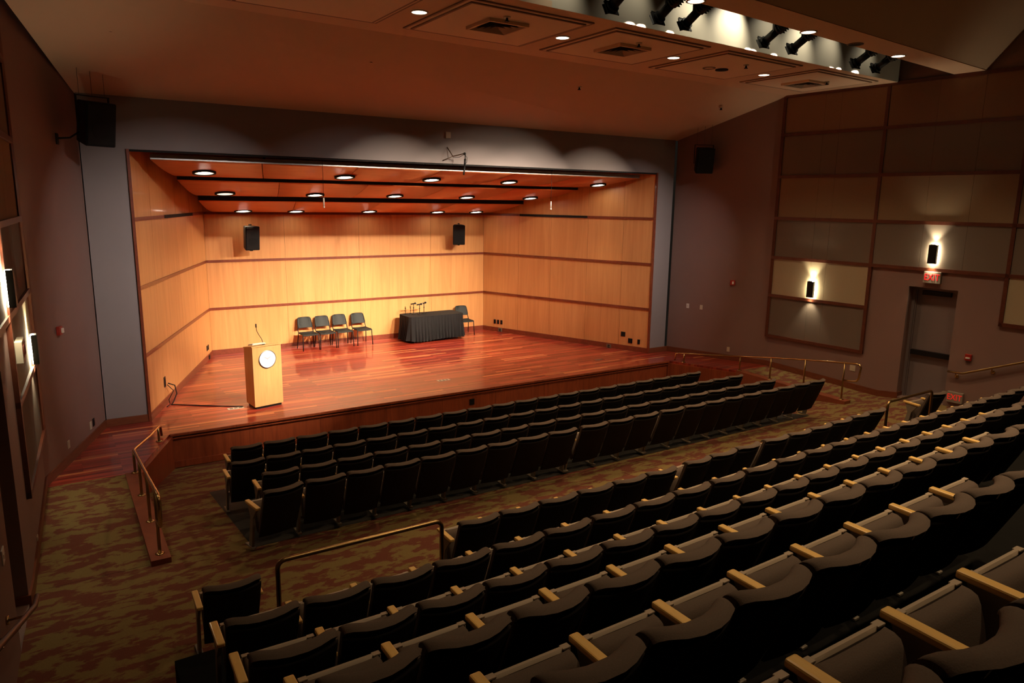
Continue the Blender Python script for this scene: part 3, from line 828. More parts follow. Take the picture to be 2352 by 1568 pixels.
wall_plate('wall_outlet', .05, YS+.018, -.27, 0, .12, .13, M['black'], 'black outlet plate on the stage apron above the first seat row', 'wall outlet')

# stacking chairs
def stage_chair(x, y, rz, label):
    t = thing('stage_chair', label, 'chair', (x, y, 0), rz, 'dark plastic chairs on stage')
    w = .44
    m = MB()
    G = []
    for i in range(9):                          # seat: front (-y) waterfall
        v = i/8; yy = -.22+.42*v; z = .455 - .02*math.sin(v*PI) - (.03*(1-v/.2)**2 if v < .2 else 0)
        G.append([(u*w/2*(1-.06*v), yy, z - .008*(1-u*u)) for u in (-1, -.9, -.5, 0, .5, .9, 1)])
    a = m.loft(G); b = m.loft([[(p.co.x, p.co.y, p.co.z-.016) for p in r] for r in a])
    n_ = len(a[0])-1
    for q in range(8):
        m.bm.faces.new((a[q][0], b[q][0], b[q+1][0], a[q+1][0])); m.bm.faces.new((a[q][n_], a[q+1][n_], b[q+1][n_], b[q][n_]))
    for k in range(n_):
        m.bm.faces.new((a[0][k], a[0][k+1], b[0][k+1], b[0][k])); m.bm.faces.new((a[8][k], b[8][k], b[8][k+1], a[8][k+1]))
    m.build('seat', M['chair'], t)
    m = MB()                                    # backrest: rounded trapezoid, slightly curved
    out = []
    for z, hw in ((.555, .188), (.565, .200), (.60, .206), (.70, .200), (.78, .190), (.815, .178), (.833, .155), (.838, .12)):
        out.append([(u*hw, .20 + .10*(z-.55)/.28 + .035*(1-u*u), z) for u in (-1, -.75, -.4, 0, .4, .75, 1)])
    a = m.loft(out); b = m.loft([[(p.co.x, p.co.y+.016, p.co.z) for p in r] for r in a]); n_ = 6; R_ = len(out)-1
    for q in range(R_):
        m.bm.faces.new((a[q][0], b[q][0], b[q+1][0], a[q+1][0])); m.bm.faces.new((a[q][n_], a[q+1][n_], b[q+1][n_], b[q][n_]))
    for k in range(n_):
        m.bm.faces.new((a[0][k], a[0][k+1], b[0][k+1], b[0][k])); m.bm.faces.new((a[R_][k], b[R_][k], b[R_][k+1], a[R_][k+1]))
    m.build('backrest', M['chair'], t)
    for s in (-1, 1):
        m = MB(); m.tube([(s*.205, .17, .44), (s*.205, .215, .50), (s*.192, .235, .58), (s*.185, .27, .72)], .012, 8); m.build('back_post', M['blackm'], t)
        m = MB(); m.tube([(s*.20, -.15, .445), (s*.212, -.20, .42), (s*.225, -.225, 0)], .0125, 8); m.build('leg', M['blackm'], t)
        m = MB(); m.tube([(s*.20, .14, .445), (s*.208, .18, .40), (s*.228, .245, 0)], .0125, 8); m.build('leg', M['blackm'], t)
    m = MB(); m.tube([(-.20, -.15, .437), (.20, -.15, .437)], .010, 8); m.tube([(-.20, .14, .437), (.20, .14, .437)], .010, 8)
    for s in (-1, 1): m.tube([(s*.20, -.15, .437), (s*.20, .14, .437)], .010, 8)
    m.build('seat_frame', M['blackm'], t)
for x, y, rz, l in ((-1.665, 18.97, .04, 'dark plastic chair, first of four against the back wall'), (-1.19, 18.97, .03, 'dark plastic chair, second of four against the back wall'),
                    (-.69, 19.0, .02, 'dark plastic chair, third of four against the back wall'), (-.14, 19.0, .05, 'dark plastic chair, fourth of four, set slightly apart'),
                    (3.12, 18.92, -.10, 'dark plastic chair standing at the end of the skirted table')): stage_chair(x, y, rz, l)

# skirted table
t = thing('folding_table', 'long table under a black fitted cloth with pleated skirt', 'table', (1.905, 18.72, 0), .015)
TX, TY = .865, .36
m = MB(); m.box((0, 0, .725), (2*TX-.04, 2*TY-.04, .03), bev=.005); m.build('tabletop', M['black'], t)
for sx in (-1, 1):
    for sy in (-1, 1):
        m = MB(); m.cyl((sx*(TX-.16), sy*(TY-.10), .355), .016, .71, 10); m.build('leg', M['steel'], t)
tc_ = thing('tablecloth', 'black cloth with pleated skirt draped over the long stage table', 'tablecloth', (1.905, 18.72, 0), .015)
m = MB()
per = []
cr = .07
def rr_pt(u):
    """rounded-rectangle perimeter, u metres"""
    segs = [(2*(TX-cr), 's', (-TX+cr, -TY), (1, 0)), (cr*PI/2, 'c', (TX-cr, -TY+cr), -PI/2), (2*(TY-cr), 's', (TX, -TY+cr), (0, 1)), (cr*PI/2, 'c', (TX-cr, TY-cr), 0),
            (2*(TX-cr), 's', (TX-cr, TY), (-1, 0)), (cr*PI/2, 'c', (-TX+cr, TY-cr), PI/2), (2*(TY-cr), 's', (-TX, TY-cr), (0, -1)), (cr*PI/2, 'c', (-TX+cr, -TY+cr), PI)]
    for L, k, p, q in segs:
        if u <= L+1e-9:
            if k == 's':
                n = (q[1], -q[0]); return Vector((p[0]+q[0]*u, p[1]+q[1]*u)), Vector(n)
            a = q+u/cr; return Vector((p[0]+cr*math.cos(a), p[1]+cr*math.sin(a))), Vector((math.cos(a), math.sin(a)))
        u -= L
TOT = 4*(TX-cr)+4*(TY-cr)+2*PI*cr
NU = 420
rows = []
for v in (0, .06, .15, .3, .45, .6, .75, .9, 1.):
    row = []
    for k in range(NU):
        u = TOT*k/NU
        p, n = rr_pt(min(u, TOT-1e-6))
        amp = .004 + .034*max(0, v-.1)
        ph = u/.105*2*PI
        wv = math.sin(ph + .9*math.sin(u*2.3)) + .35*math.sin(2.1*ph+1.)
        off = .012 + .05*v**1.5 + amp*wv
        z = .75-(.68+.012*math.sin(u*5.1)+.02*math.sin(u*1.7+1))*v
        row.append((p.x+n.x*off, p.y+n.y*off, z))
    rows.append(row)
m.loft(rows, closed_u=True); m.build('skirt', M['cloth'], tc_)
m = MB(); vs = [rr_pt(min(TOT*k/64, TOT-1e-6)) for k in range(64)]
m.prism([(p.x+n.x*.013, p.y+n.y*.013) for p, n in vs], .742, .754); m.build('top_cloth', M['cloth'], tc_)
# table microphones
def tmic(x, y, h, label, big=True):
    t = thing('table_microphone', label, 'microphone', (x, y, .754), random.uniform(-.4, .4), 'microphones on the skirted table')
    m = MB(); m.cyl((0, 0, .008), .06 if big else .035, .016, 18); m.build('base', M['black'], t)
    m = MB(); m.cyl((0, 0, h/2), .009, h, 8); m.cyl((0, 0, h*.6), .014, .04, 8); m.build('stem', M['black'] if big else M['brass_d'], t)
    m = MB()
    if big:
        m.tube([(-.085, 0, h-.01), (.02, 0, h+.005)], [.016, .02], 10); m.sphere((.05, 0, h+.012), .03, 10)
    else:
        m.cyl((0, 0, h+.03), .016, .09, 10)
    mic = m.build('microphone_head', M['black'] if big else M['brass_d'], t)
    if big:
        m = MB(); m.sphere((.075, 0, h+.016), .022, 10); m.build('grille', M['steel'], mic)
for x, y, h, l, b in ((1.40, 18.86, .30, 'black microphone on a table stand, first of three on the skirted table', True), (1.52, 18.72, .29, 'black microphone on a table stand, middle one on the skirted table', True), (1.72, 18.84, .30, 'black microphone on a table stand, third on the skirted table', True),
                      (1.18, 18.95, .16, 'small brownish microphone standing upright near the table end', False), (1.36, 18.99, .16, 'small brownish microphone standing upright behind the black stands', False)): tmic(x, y, h, l, b)

# loudspeakers
def speaker(name, label, loc, rz, tilt, w, dpt, h, hung=False, group='loudspeakers'):
    t = thing(name, label, 'speaker', loc, rz, group)
    R_ = Matrix.Rotation(tilt, 4, 'X')
    m = MB()
    m.hull8([(-w/2, -dpt/2, -h/2), (w/2, -dpt/2, -h/2), (w*.36, dpt/2, -h/2+.02), (-w*.36, dpt/2, -h/2+.02)], [(-w/2, -dpt/2, h/2), (w/2, -dpt/2, h/2), (w*.36, dpt/2, h/2-.02), (-w*.36, dpt/2, h/2-.02)])
    bmesh.ops.bevel(m.bm, geom=m.bm.edges[:], offset=.012, segments=2, affect='EDGES')
    m.build('cabinet', M['black'], t, xf=R_)
    m = MB(); m.box((0, -dpt/2-.006, 0), (w-.05, .012, h-.06), bev=.004); g = m.build('grille', M['blackm'], t, xf=R_)
    m = MB(); m.cyl((0, -dpt/2-.014, -h*.12), w*.30, .006, 24, axis='y'); m.build('woofer', M['black'], g, xf=R_)
    m = MB(); m.cyl((0, -dpt/2-.014, h*.22), w*.16, .006, 20, axis='y'); m.build('horn', M['black'], g, xf=R_)
    m = MB()
    if hung:
        for s in (-1, 1): m.box((s*(w/2+.015), 0, h*.22), (.012, .04, h*.75))
        m.box((0, 0, h*.22+h*.375), (w+.05, .04, .012)); m.build('yoke', M['blackm'], t)
        for q in (-1, 0, 1):
            m = MB(); m.cyl((q*w*.42, .0, h*.6+.32), .004, .66, 6); m.build('hanging_wire', M['louver'], t)
    else:
        m.box((0, dpt/2+.07, 0), (.08, .16, .05)); m.box((0, dpt/2+.15, 0), (.14, .012, .2)); m.box((0, 0, h/2+.02), (.05, .1, .03)); m.box((0, 0, -h/2-.02), (.05, .1, .03)); m.build('bracket', M['blackm'], t)
    return t
speaker('wall_speaker', 'black speaker on the stage back wall above the lectern side', (-3.03, 18.95, 3.01), .10, .12, .36, .30, .60)
speaker('wall_speaker', 'black speaker on the stage back wall above the skirted table', (2.93, 18.95, 3.02), -.42, .12, .36, .30, .58)
speaker('hanging_speaker', 'large black speaker hung in the hall corner above the ramp by the lectern', (-6.60, 13.25, 5.10), .42, .20, .46, .40, .66, True)
speaker('hanging_speaker', 'large black speaker hung on wires in the far hall corner', (6.86, 13.2, 5.10), -.55, .20, .44, .40, .62, True)
m = MB(); m.tube([(-6.82, 13.2, 4.95), (-6.95, 13.1, 4.85), (-7.10, 13.02, 4.83)], .014, 8); m.box((-7.12, 13.03, 4.82), (.02, .08, .16), (0, 0, -.35))
tag(m.build('speaker_brace', M['blackm']), 'black brace arm fixing the corner speaker to the wall near the lectern', 'bracket')

# hanging microphones over the stage front
def hmic(x, label, ztop):
    t = thing('hanging_microphone', label, 'microphone', (x, 14.2, 3.95), 0, 'thin microphones hanging over the stage')
    m = MB(); m.cyl((0, 0, (ztop-3.95)/2), .004, ztop-3.95, 6); m.build('wire', M['black'], t)
    m = MB(); m.cyl((0, 0, -.02), .014, .17, 10); m.cyl((0, 0, -.115), .018, .03, 10); m.build('capsule', M['capsule'], t)
hmic(-2.70, 'thin pale microphone hanging on a wire on the lectern side of stage', 4.78)
hmic(2.84, 'thin pale microphone hanging on a wire toward the far side of stage', 4.78)
t = thing('boom_microphone', 'black shotgun microphone on a jointed arm fixed to the proscenium header', 'microphone', (0, YP-.02, 4.95))
m = MB(); m.tube([(-.03, -.0, .16), (.03, -.14, -.03), (.16, -.40, .02), (.17, -.42, .01)], .012, 8); m.tube([(-.14, .0, -.12), (.03, -.14, -.03)], .010, 8); m.build('arm', M['louver'], t)
m = MB(); m.sphere((.165, -.41, .015), .03, 10); m.cyl((.165, -.43, -.05), .009, .10, 8); m.build('joint', M['blackm'], t)
m = MB(); m.tube([(.165, -.43, -.09), (.15, -.44, -.22)], .022, 10); m.tube([(.15, -.44, -.22), (.115, -.46, -.42)], .017, 10); m.build('microphone', M['black'], t)
m = MB(); m.tube([(.17, -.41, .0), (.24, -.38, -.06), (.22, -.40, -.16), (.16, -.43, -.2)], .005, 6); m.tube([(.16, -.38, .0), (.1, -.3, -.05), (.03, -.14, -.05)], .005, 6); m.build('cord', M['black'], t)
m = MB(); m.box((0, -.02, 0), (.12, .04, .13), bev=.008); o = m.build('junction_box', M['cream']); o.location = (-.012, YP, 5.36); tag(o, 'small cream box on the header wall above the boom microphone', 'wall box')

# ------------------------------------------------------------------ things on the hall walls
def wang(s, y): 
    dx, dy = ((KX-XC), (KY-YP)) if y > KY else (TH, -1.)
    return math.atan2(dy, s*dx) + (PI if s < 0 else 0)
def wpos(s, y, z, off=0.):
    p = wallp(s, y, off); return (p.x, p.y, z)
WR = lambda s, y: (math.atan2(-(KX-XC)*1., -(KY-YP)) if False else 0)
def face_rot(s, y):
    """rotation that turns local -y to face the room from the side wall"""
    p, q = wallp(s, y, 0), wallp(s, y, 1)
    n = q-p
    return math.atan2(n.y, n.x)+PI/2
def alarm(s, y, z, label, strobe):
    t = thing('fire_alarm', label, 'fire alarm', wpos(s, y, z), face_rot(s, y), 'red fire alarm devices')
    m = MB(); m.box((0, -.025, 0), (.12, .05, .13), bev=.008); m.build('housing', M['red'], t)
    m = MB()
    if strobe: m.box((.02, -.06, 0), (.05, .03, .07), bev=.006); m.build('strobe_lens', M['paper'], t)
    else: m.box((0, -.055, -.01), (.08, .02, .03), bev=.004); m.build('pull_handle', M['white'], t)
alarm(-1, 12.42, 2.03, 'red fire alarm strobe on the wall by the lectern-side ramp', True)
alarm(1, 12.41, 2.03, 'red fire alarm strobe on the far wall above the ramp rail', True)
alarm(1, 6.86, 1.06, 'red fire alarm pull box on the far wall past the door', False)
for s, y, z, w, h, mt, l in ((-1, 12.37, .29, .075, .12, 'cream', 'cream outlet plate low on the lectern-side ramp wall'), (-1, 13.33, .27, .08, .13, 'cream', 'cream outlet plate low beside the black one near the lectern'), (-1, 13.47, .28, .08, .13, 'black', 'black outlet plate low on the wall near the lectern'),
                             (1, 13.54, 1.31, .075, .12, 'white', 'white switch plate on the far wall, closer to the stage'), (1, 13.18, 1.31, .075, .12, 'cream', 'cream switch plate on the far wall, second from the stage'),
                             (1, 12.41, .28, .075, .12, 'cream', 'cream outlet plate low on the far wall by the ramp'), (1, 9.21, .375, .13, .13, 'cream', 'square cream plate low on far wall at the ramp rail end'),
                             (-1, 9.55, -.02, .10, .22, 'cream', 'tall cream plate low on the lectern-side wall by the door'), (-1, 6.85, 1.08, .12, .13, 'white', 'white switch box on the lectern-side wall past the door')):
    x_, y_, z_ = wpos(s, y, z)
    wall_plate('wall_plate', x_, y_, z_, face_rot(s, y), w, h, M[mt], l, 'wall plate', 1 if mt != 'black' else 2, 'plates on the hall walls', M['cream'] if mt != 'black' else None)
# sconces
def sconce(s, y, z, label):
    t = thing('wall_sconce', label, 'wall lamp', wpos(s, y, z, .03), face_rot(s, y), 'box-shaped wall sconces')
    m = MB()
    m.box((0, -.098, 0), (.16, .006, .38)); m.box((-.077, -.068, 0), (.006, .062, .38)); m.box((.077, -.068, 0), (.006, .062, .38))
    m.box((0, -.098, .195), (.10, .006, .012)); 
    m.build('shade', M['blackm'], t)
    m = MB(); m.box((0, -.045, 0), (.120, .04, .372)); m.build('lamp_tube', M['sconce'], t)
    m = MB(); m.box((0, .0, 0), (.10, .014, .30)); m.build('back_plate', M['white'], t)
    px, py, pz = wpos(s, y, z, .10)
    ux, uy, _ = wpos(s, y, z, .04)
    spot('sconce_up', (px, py, z+.20), (ux, uy, z+.8), 40, (1., .84, .56), 84, .8, .04)
    spot('sconce_down', (px, py, z-.20), (ux, uy, z-.8), 26, (1., .84, .56), 84, .8, .04)
sconce(1, 10.37, 2.06, 'lit black box sconce on the far wall beside the ramp column')
sconce(1, 7.745, 3.06, 'lit black box sconce on the far wall above the exit sign')
sconce(-1, 10.9, 2.06, 'lit black box sconce on the lectern-side wall beside the ramp column')
sconce(-1, 8.9, 3.06, 'lit black box sconce on the lectern-side wall, the higher of its two')
# exit signs
def text_mesh(body, size, name, mat, parent, loc, rot):
    c = bpy.data.curves.new(name, 'FONT'); c.body = body; c.size = size; c.align_x = 'CENTER'; c.align_y = 'CENTER'; c.extrude = .002; c.offset = .0
    o = bpy.data.objects.new(name, c); COL.objects.link(o)
    dg = bpy.context.evaluated_depsgraph_get(); me = bpy.data.meshes.new_from_object(o.evaluated_get(dg))
    bpy.data.objects.remove(o); bpy.data.curves.remove(c)
    me.materials.clear(); me.materials.append(mat)
    o = bpy.data.objects.new(name, me); COL.objects.link(o); o.parent = parent; o.location = loc; o.rotation_euler = rot
    return o
def exit_sign(s, y, z, label, mat, w=.34, h=.24, face='exitface', off=0.):
    t = thing('exit_sign', label, 'exit sign', wpos(s, y, z, off), face_rot(s, y), 'EXIT signs')
    m = MB(); m.box((0, -.035, 0), (w, .07, h), bev=.008); m.build('housing', M[face], t)
    o = text_mesh('EXIT', h*.78, 'lettering', mat, t, (0, -.0735, 0), (PI/2, 0, 0)); o.scale = (.80, 1.0, 1)
exit_sign(1, 7.72, 2.585, 'lit EXIT sign with red letters above the far door', M['exitglow'])
exit_sign(1, 7.0, .20, 'low EXIT sign with red letters near the floor past the far door', M['exitdim'], .30, .22)
exit_sign(-1, 9.2, 2.36, 'pale EXIT sign box seen edge-on on the lectern-side wall', M['exitoff'], face='cream', off=.05)  # cream housing: glow of the sconce above put into its colour

# ------------------------------------------------------------------ rails
def rail_on_ramp(s, label):
    t = thing('ramp_handrail', label, 'handrail', (s*6.6, 11.0, 0), 0, 'brass rails beside the ramps')
    O = Vector(t.location)
    def L(x, y, z): return Vector((s*x, y, z))-O
    path = [L(6.05, 13.0, .02), L(6.06, 12.98, .19), L(6.09, 12.90, .215), L(6.30, 12.2, .285), L(6.58, 11.42, .365), L(6.61, 11.30, .378), L(6.62, 10.5, .50), L(6.63, 9.6, .625), L(6.63, 8.67, .735), L(6.63, 8.42, .765), L(6.63, 8.34, .755), L(6.63, 8.30, .70), L(6.63, 8.33, .46), L(6.63, 8.37, .40), L(6.63, 8.45, .385), L(6.63, 8.65, .36)]
    m = MB(); m.tube(path, .021, 12); m.build('rail', M['brass'], t)
    for x, y, zb, zt in ((6.12, 12.75, .0, .23), (6.61, 11.38, .01, .37), (6.62, 10.5, -.02, .50), (6.62, 9.6, -.045, .625), (6.63, 8.67, -.07, .735)):
        p0, p1 = L(x, y, zb), L(x, y, zt)
        m = MB(); m.tube([p0, p1], .019, 10); po = m.build('post', M['brass_d'], t)
        m = MB(); m.tube([p0, p0+Vector((0, 0, .012)), p0+Vector((0, 0, .022))], [.052, .052, .03], 16); m.build('flange', M['brass'], po)
rail_on_ramp(-1, 'brass handrail with five posts along the lectern-side ramp curb')
rail_on_ramp(1, 'brass handrail with five posts along the far-side ramp curb')
def u_rail(a, b, z, z0, label):
    t = thing('guard_rail', label, 'guard rail', (a[0], a[1], z0), 0, 'brass guard rails before the second tier')
    O = Vector(t.location); A, B = Vector((*a, 0))-Vector((O.x, O.y, 0)), Vector((*b, 0))-Vector((O.x, O.y, 0)); d = (B-A).normalized(); H = z-z0
    r = .07
    P = [A+Vector((0, 0, 0)), A+Vector((0, 0, H-r))] + [A + d*(r*(1-math.cos(q))) + Vector((0, 0, H-r+r*math.sin(q))) for q in (.4, .8, 1.2, PI/2)]
    P += [B - d*(r*(1-math.cos(q))) + Vector((0, 0, H-r+r*math.sin(q))) for q in (PI/2, 1.2, .8, .4)] + [B+Vector((0, 0, H-r)), B]
    m = MB(); m.tube(P, .022, 12); m.build('rail', M['brass_d'], t)
    for q in (A, B):
        m = MB(); m.cyl((q.x, q.y, .01), .05, .02, 16); m.build('flange', M['brass'], t)
u_rail((-5.97, 5.985), (-4.36, 5.975), .875, -.02, 'brass guard rail over the gap by the first tier, lectern side')
u_rail((3.90, 6.17), (5.33, 6.20), .875, -.02, 'brass guard rail over the gap by the first tier, far side')
for s, lab in ((1, 'brass wall handrail climbing the far aisle past the door'), (-1, 'brass wall handrail climbing the lectern-side aisle past the door')):
    t = thing('wall_handrail', lab, 'handrail', wpos(s, 7.0, .70), 0, 'handrails on the aisle walls')
    O = Vector(t.location)
    of = .085 if s > 0 else .21
    ys_ = [7.18, 6.90, 5.9, 4.6, 3.0] if s > 0 else [6.78, 6.55, 5.6, 4.4, 3.0]
    zs2 = [.72, .73, 1.15, 1.70, 2.36] if s > 0 else [.70, .73, 1.10, 1.58, 2.17]
    P = [Vector(wpos(s, y, z, of))-O for y, z in zip(ys_, zs2)]
    m = MB(); m.tube(P, .021, 12); m.build('rail', M['brass_d'] if s > 0 else M['hallwood'], t)
    for y, z in (((7.03, .725), (6.40, .94), (5.2, 1.44)) if s > 0 else ((6.62, .71), (5.6, 1.10), (4.8, 1.42))):
        m = MB(); m.tube([Vector(wpos(s, y, z-.09, 0))-O, Vector(wpos(s, y, z-.085, of*.7))-O, Vector(wpos(s, y, z-.02, of))-O], .011, 8)
        c = Vector(wpos(s, y, z-.09, .008))-O; c2 = Vector(wpos(s, y, z-.09, .02))-O; m.tube([c-(c2-c), c2], .036, 14)
        m.build('bracket', M['brass'], t)

# ------------------------------------------------------------------ theatre seats
BW = .474                       # back width for a pitch of .50
def seat_parts(t, right_arm):
    """local: x across, +y towards the stage, origin on the floor below the rear top edge of the back"""
    def yz(v):                   # rear line of the back, v 0 bottom .. 1 top
        z = .17+.64*v; y = .245*(1-v)**1.15
        return y, z
    us = [-1, -.94, -.8, -.5, -.2, .2, .5, .8, .94, 1]
    vs = [0, .02, .2, .4, .6, .8, .87, .91, 1]
    def hw(v): return BW/2*(1-.05*(1-v))
    def pt(u, v, t_):
        y, z = yz(v)
        bow = -.085*(1-u*u)*(.35+.65*v)
        cor = .018*max(0, abs(u)-.8)/.2 if v > .95 else 0
        return (u*hw(v), y+bow+t_, z-cor*(1 if v > .95 else 0))
    # dark rear shell
    m = MB()
    a = m.loft([[pt(u, v, 0) for u in us] for v in vs[:-1]])
    b = m.loft([[pt(u, v, .016) for u in us] for v in vs[:-1]])
    for q in range(len(a)-1):
        m.bm.faces.new((a[q][0], b[q][0], b[q+1][0], a[q+1][0])); m.bm.faces.new((a[q][-1], a[q+1][-1], b[q+1][-1], b[q][-1]))
    for k in range(len(us)-1):
        m.bm.faces.new((a[0][k], a[0][k+1], b[0][k+1], b[0][k])); m.bm.faces.new((a[-1][k], b[-1][k], b[-1][k+1], a[-1][k+1]))
    shell = m.build('back_shell', M['shell'], None)
    # upholstered cushion with a rounded roll over the top
    m = MB()
    rows = []
    for v in (.12, .16, .3, .5, .7, .88, .96):
        rows.append([pt(u*.985, v, .018+.068*min(1, (v-.05)/.25)*(1-.35*abs(u)**6)) for u in us])
    for an in (0, .35, .7, 1.05, 1.4, 1.75, 2.1, 2.5):      # roll over the top edge
        rr = []
        for u in us:
            y, z = yz(.985); bow = -.085*(1-u*u)
            cz = .022*(max(0, abs(u)-.8)/.2)**2
            r_ = .064*(1-.1*abs(u)**6)
            rr.append((u*.985*hw(1), y+bow+.048+r_*math.cos(an)*.98, z-.026-cz+.048*math.sin(an)))
        rows.append(rr)
    a = m.loft(rows)
    # side caps
    for side in (0, -1):
        c = [r[side] for r in a]
        back = [m.bm.verts.new(Vector((c[0].co.x, pt(us[side], v, .014)[1], pt(us[side], v, 0)[2]))) for v in (.96, .5, .12)]
        m.bm.faces.new(c + back if side == 0 else (c+back)[::-1])
    cush = m.build('backrest', M['seatfab'], t)
    shell.parent = t
    # folded-up seat: cushion facing the back, pale rim and pan in front
    m = MB()
    w = .203
    S_ = [(.295, .21), (.300, .31), (.325, .43), (.348, .505), (.364, .537), (.390, .549), (.425, .552)]
    a = m.loft([[(u*w, y-.012*(1-abs(u)**4), z-(.018 if abs(u) > .97 else 0)) for u in us] for y, z in S_])
    b = m.loft([[(u*w, y, z) for u in us] for y, z in ((.35, .21), (.408, .41), (.437, .552))])
    for q, (ia, ib) in enumerate(((0, 0),)):
        for k in range(len(us)-1): m.bm.faces.new((a[0][k], b[0][k], b[0][k+1], a[0][k+1]))
    for side in (0, -1):
        c = [r[side] for r in a] + [r[side] for r in b][::-1]
        m.bm.faces.new(c)
    sc_ = m.build('seat_cushion', M['seatfab'], t)
    m = MB()
    G0 = [(.340, .22), (.397, .38), (.424, .475), (.437, .556)]
    a = m.loft([[(u*(w+.009), y, z-(.02*max(0, abs(u)-.8)/.2 if z > .5 else 0)) for u in us] for y, z in G0])
    b = m.loft([[(u*(w+.009), y+.014, z-(.02*max(0, abs(u)-.8)/.2 if z > .5 else 0)) for u in us] for y, z in G0])
    n_ = len(G0)-1
    for q in range(n_):
        m.bm.faces.new((a[q][0], b[q][0], b[q+1][0], a[q+1][0])); m.bm.faces.new((a[q][-1], a[q+1][-1], b[q+1][-1], b[q][-1]))
    for k in range(len(us)-1):
        m.bm.faces.new((a[0][k], a[0][k+1], b[0][k+1], b[0][k])); m.bm.faces.new((a[n_][k], b[n_][k], b[n_][k+1], a[n_][k+1]))
    for s in (-1, 1): m.box((s*(w-.014), .446, .550), (.044, .032, .011), bev=.003)
    m.build('seat_pan', M['pan'], sc_)
    for s in ((-1, 1) if right_arm else (-1,)):
        x = s*.25
        m = MB(); m.box((x, .315, .562), (.054, .31, .034), (.03, 0, 0), bev=.009); m.build('armrest', M['armwood'], t)
        m = MB()
        m.hull8([(x-.013, .37, .012), (x+.013, .37, .012), (x+.013, .45, .012), (x-.013, .45, .012)], [(x-.013, .30, .40), (x+.013, .30, .40), (x+.013, .37, .40), (x-.013, .37, .40)])
        m.hull8([(x-.013, .30, .40), (x+.013, .30, .40), (x+.013, .37, .40), (x-.013, .37, .40)], [(x-.013, .19, .545), (x+.013, .19, .545), (x+.013, .43, .545), (x-.013, .43, .545)])
        m.box((x, .43, .01), (.05, .20, .02), bev=.005)
        m.build('standard', M['stand'], t)
A0 = thing('theater_seat', '', 'seat'); seat_parts(A0, False)
A1 = thing('theater_seat', '', 'seat'); seat_parts(A1, True)
used = {0: False, 1: False}
def place(i, x, y, z, rz, sx, label, group):
    r = (A0, A1)[i]
    if not used[i]:
        used[i] = True; r.location = (x, y, z); r.rotation_euler = (0, 0, rz); r.scale = (sx, 1, 1); r['label'] = label
        if group: r['group'] = group
        return r
    o = dup(r, (x, y, z), rz, label, sx, group)
    if not group and 'group' in o: del o['group']
    return o
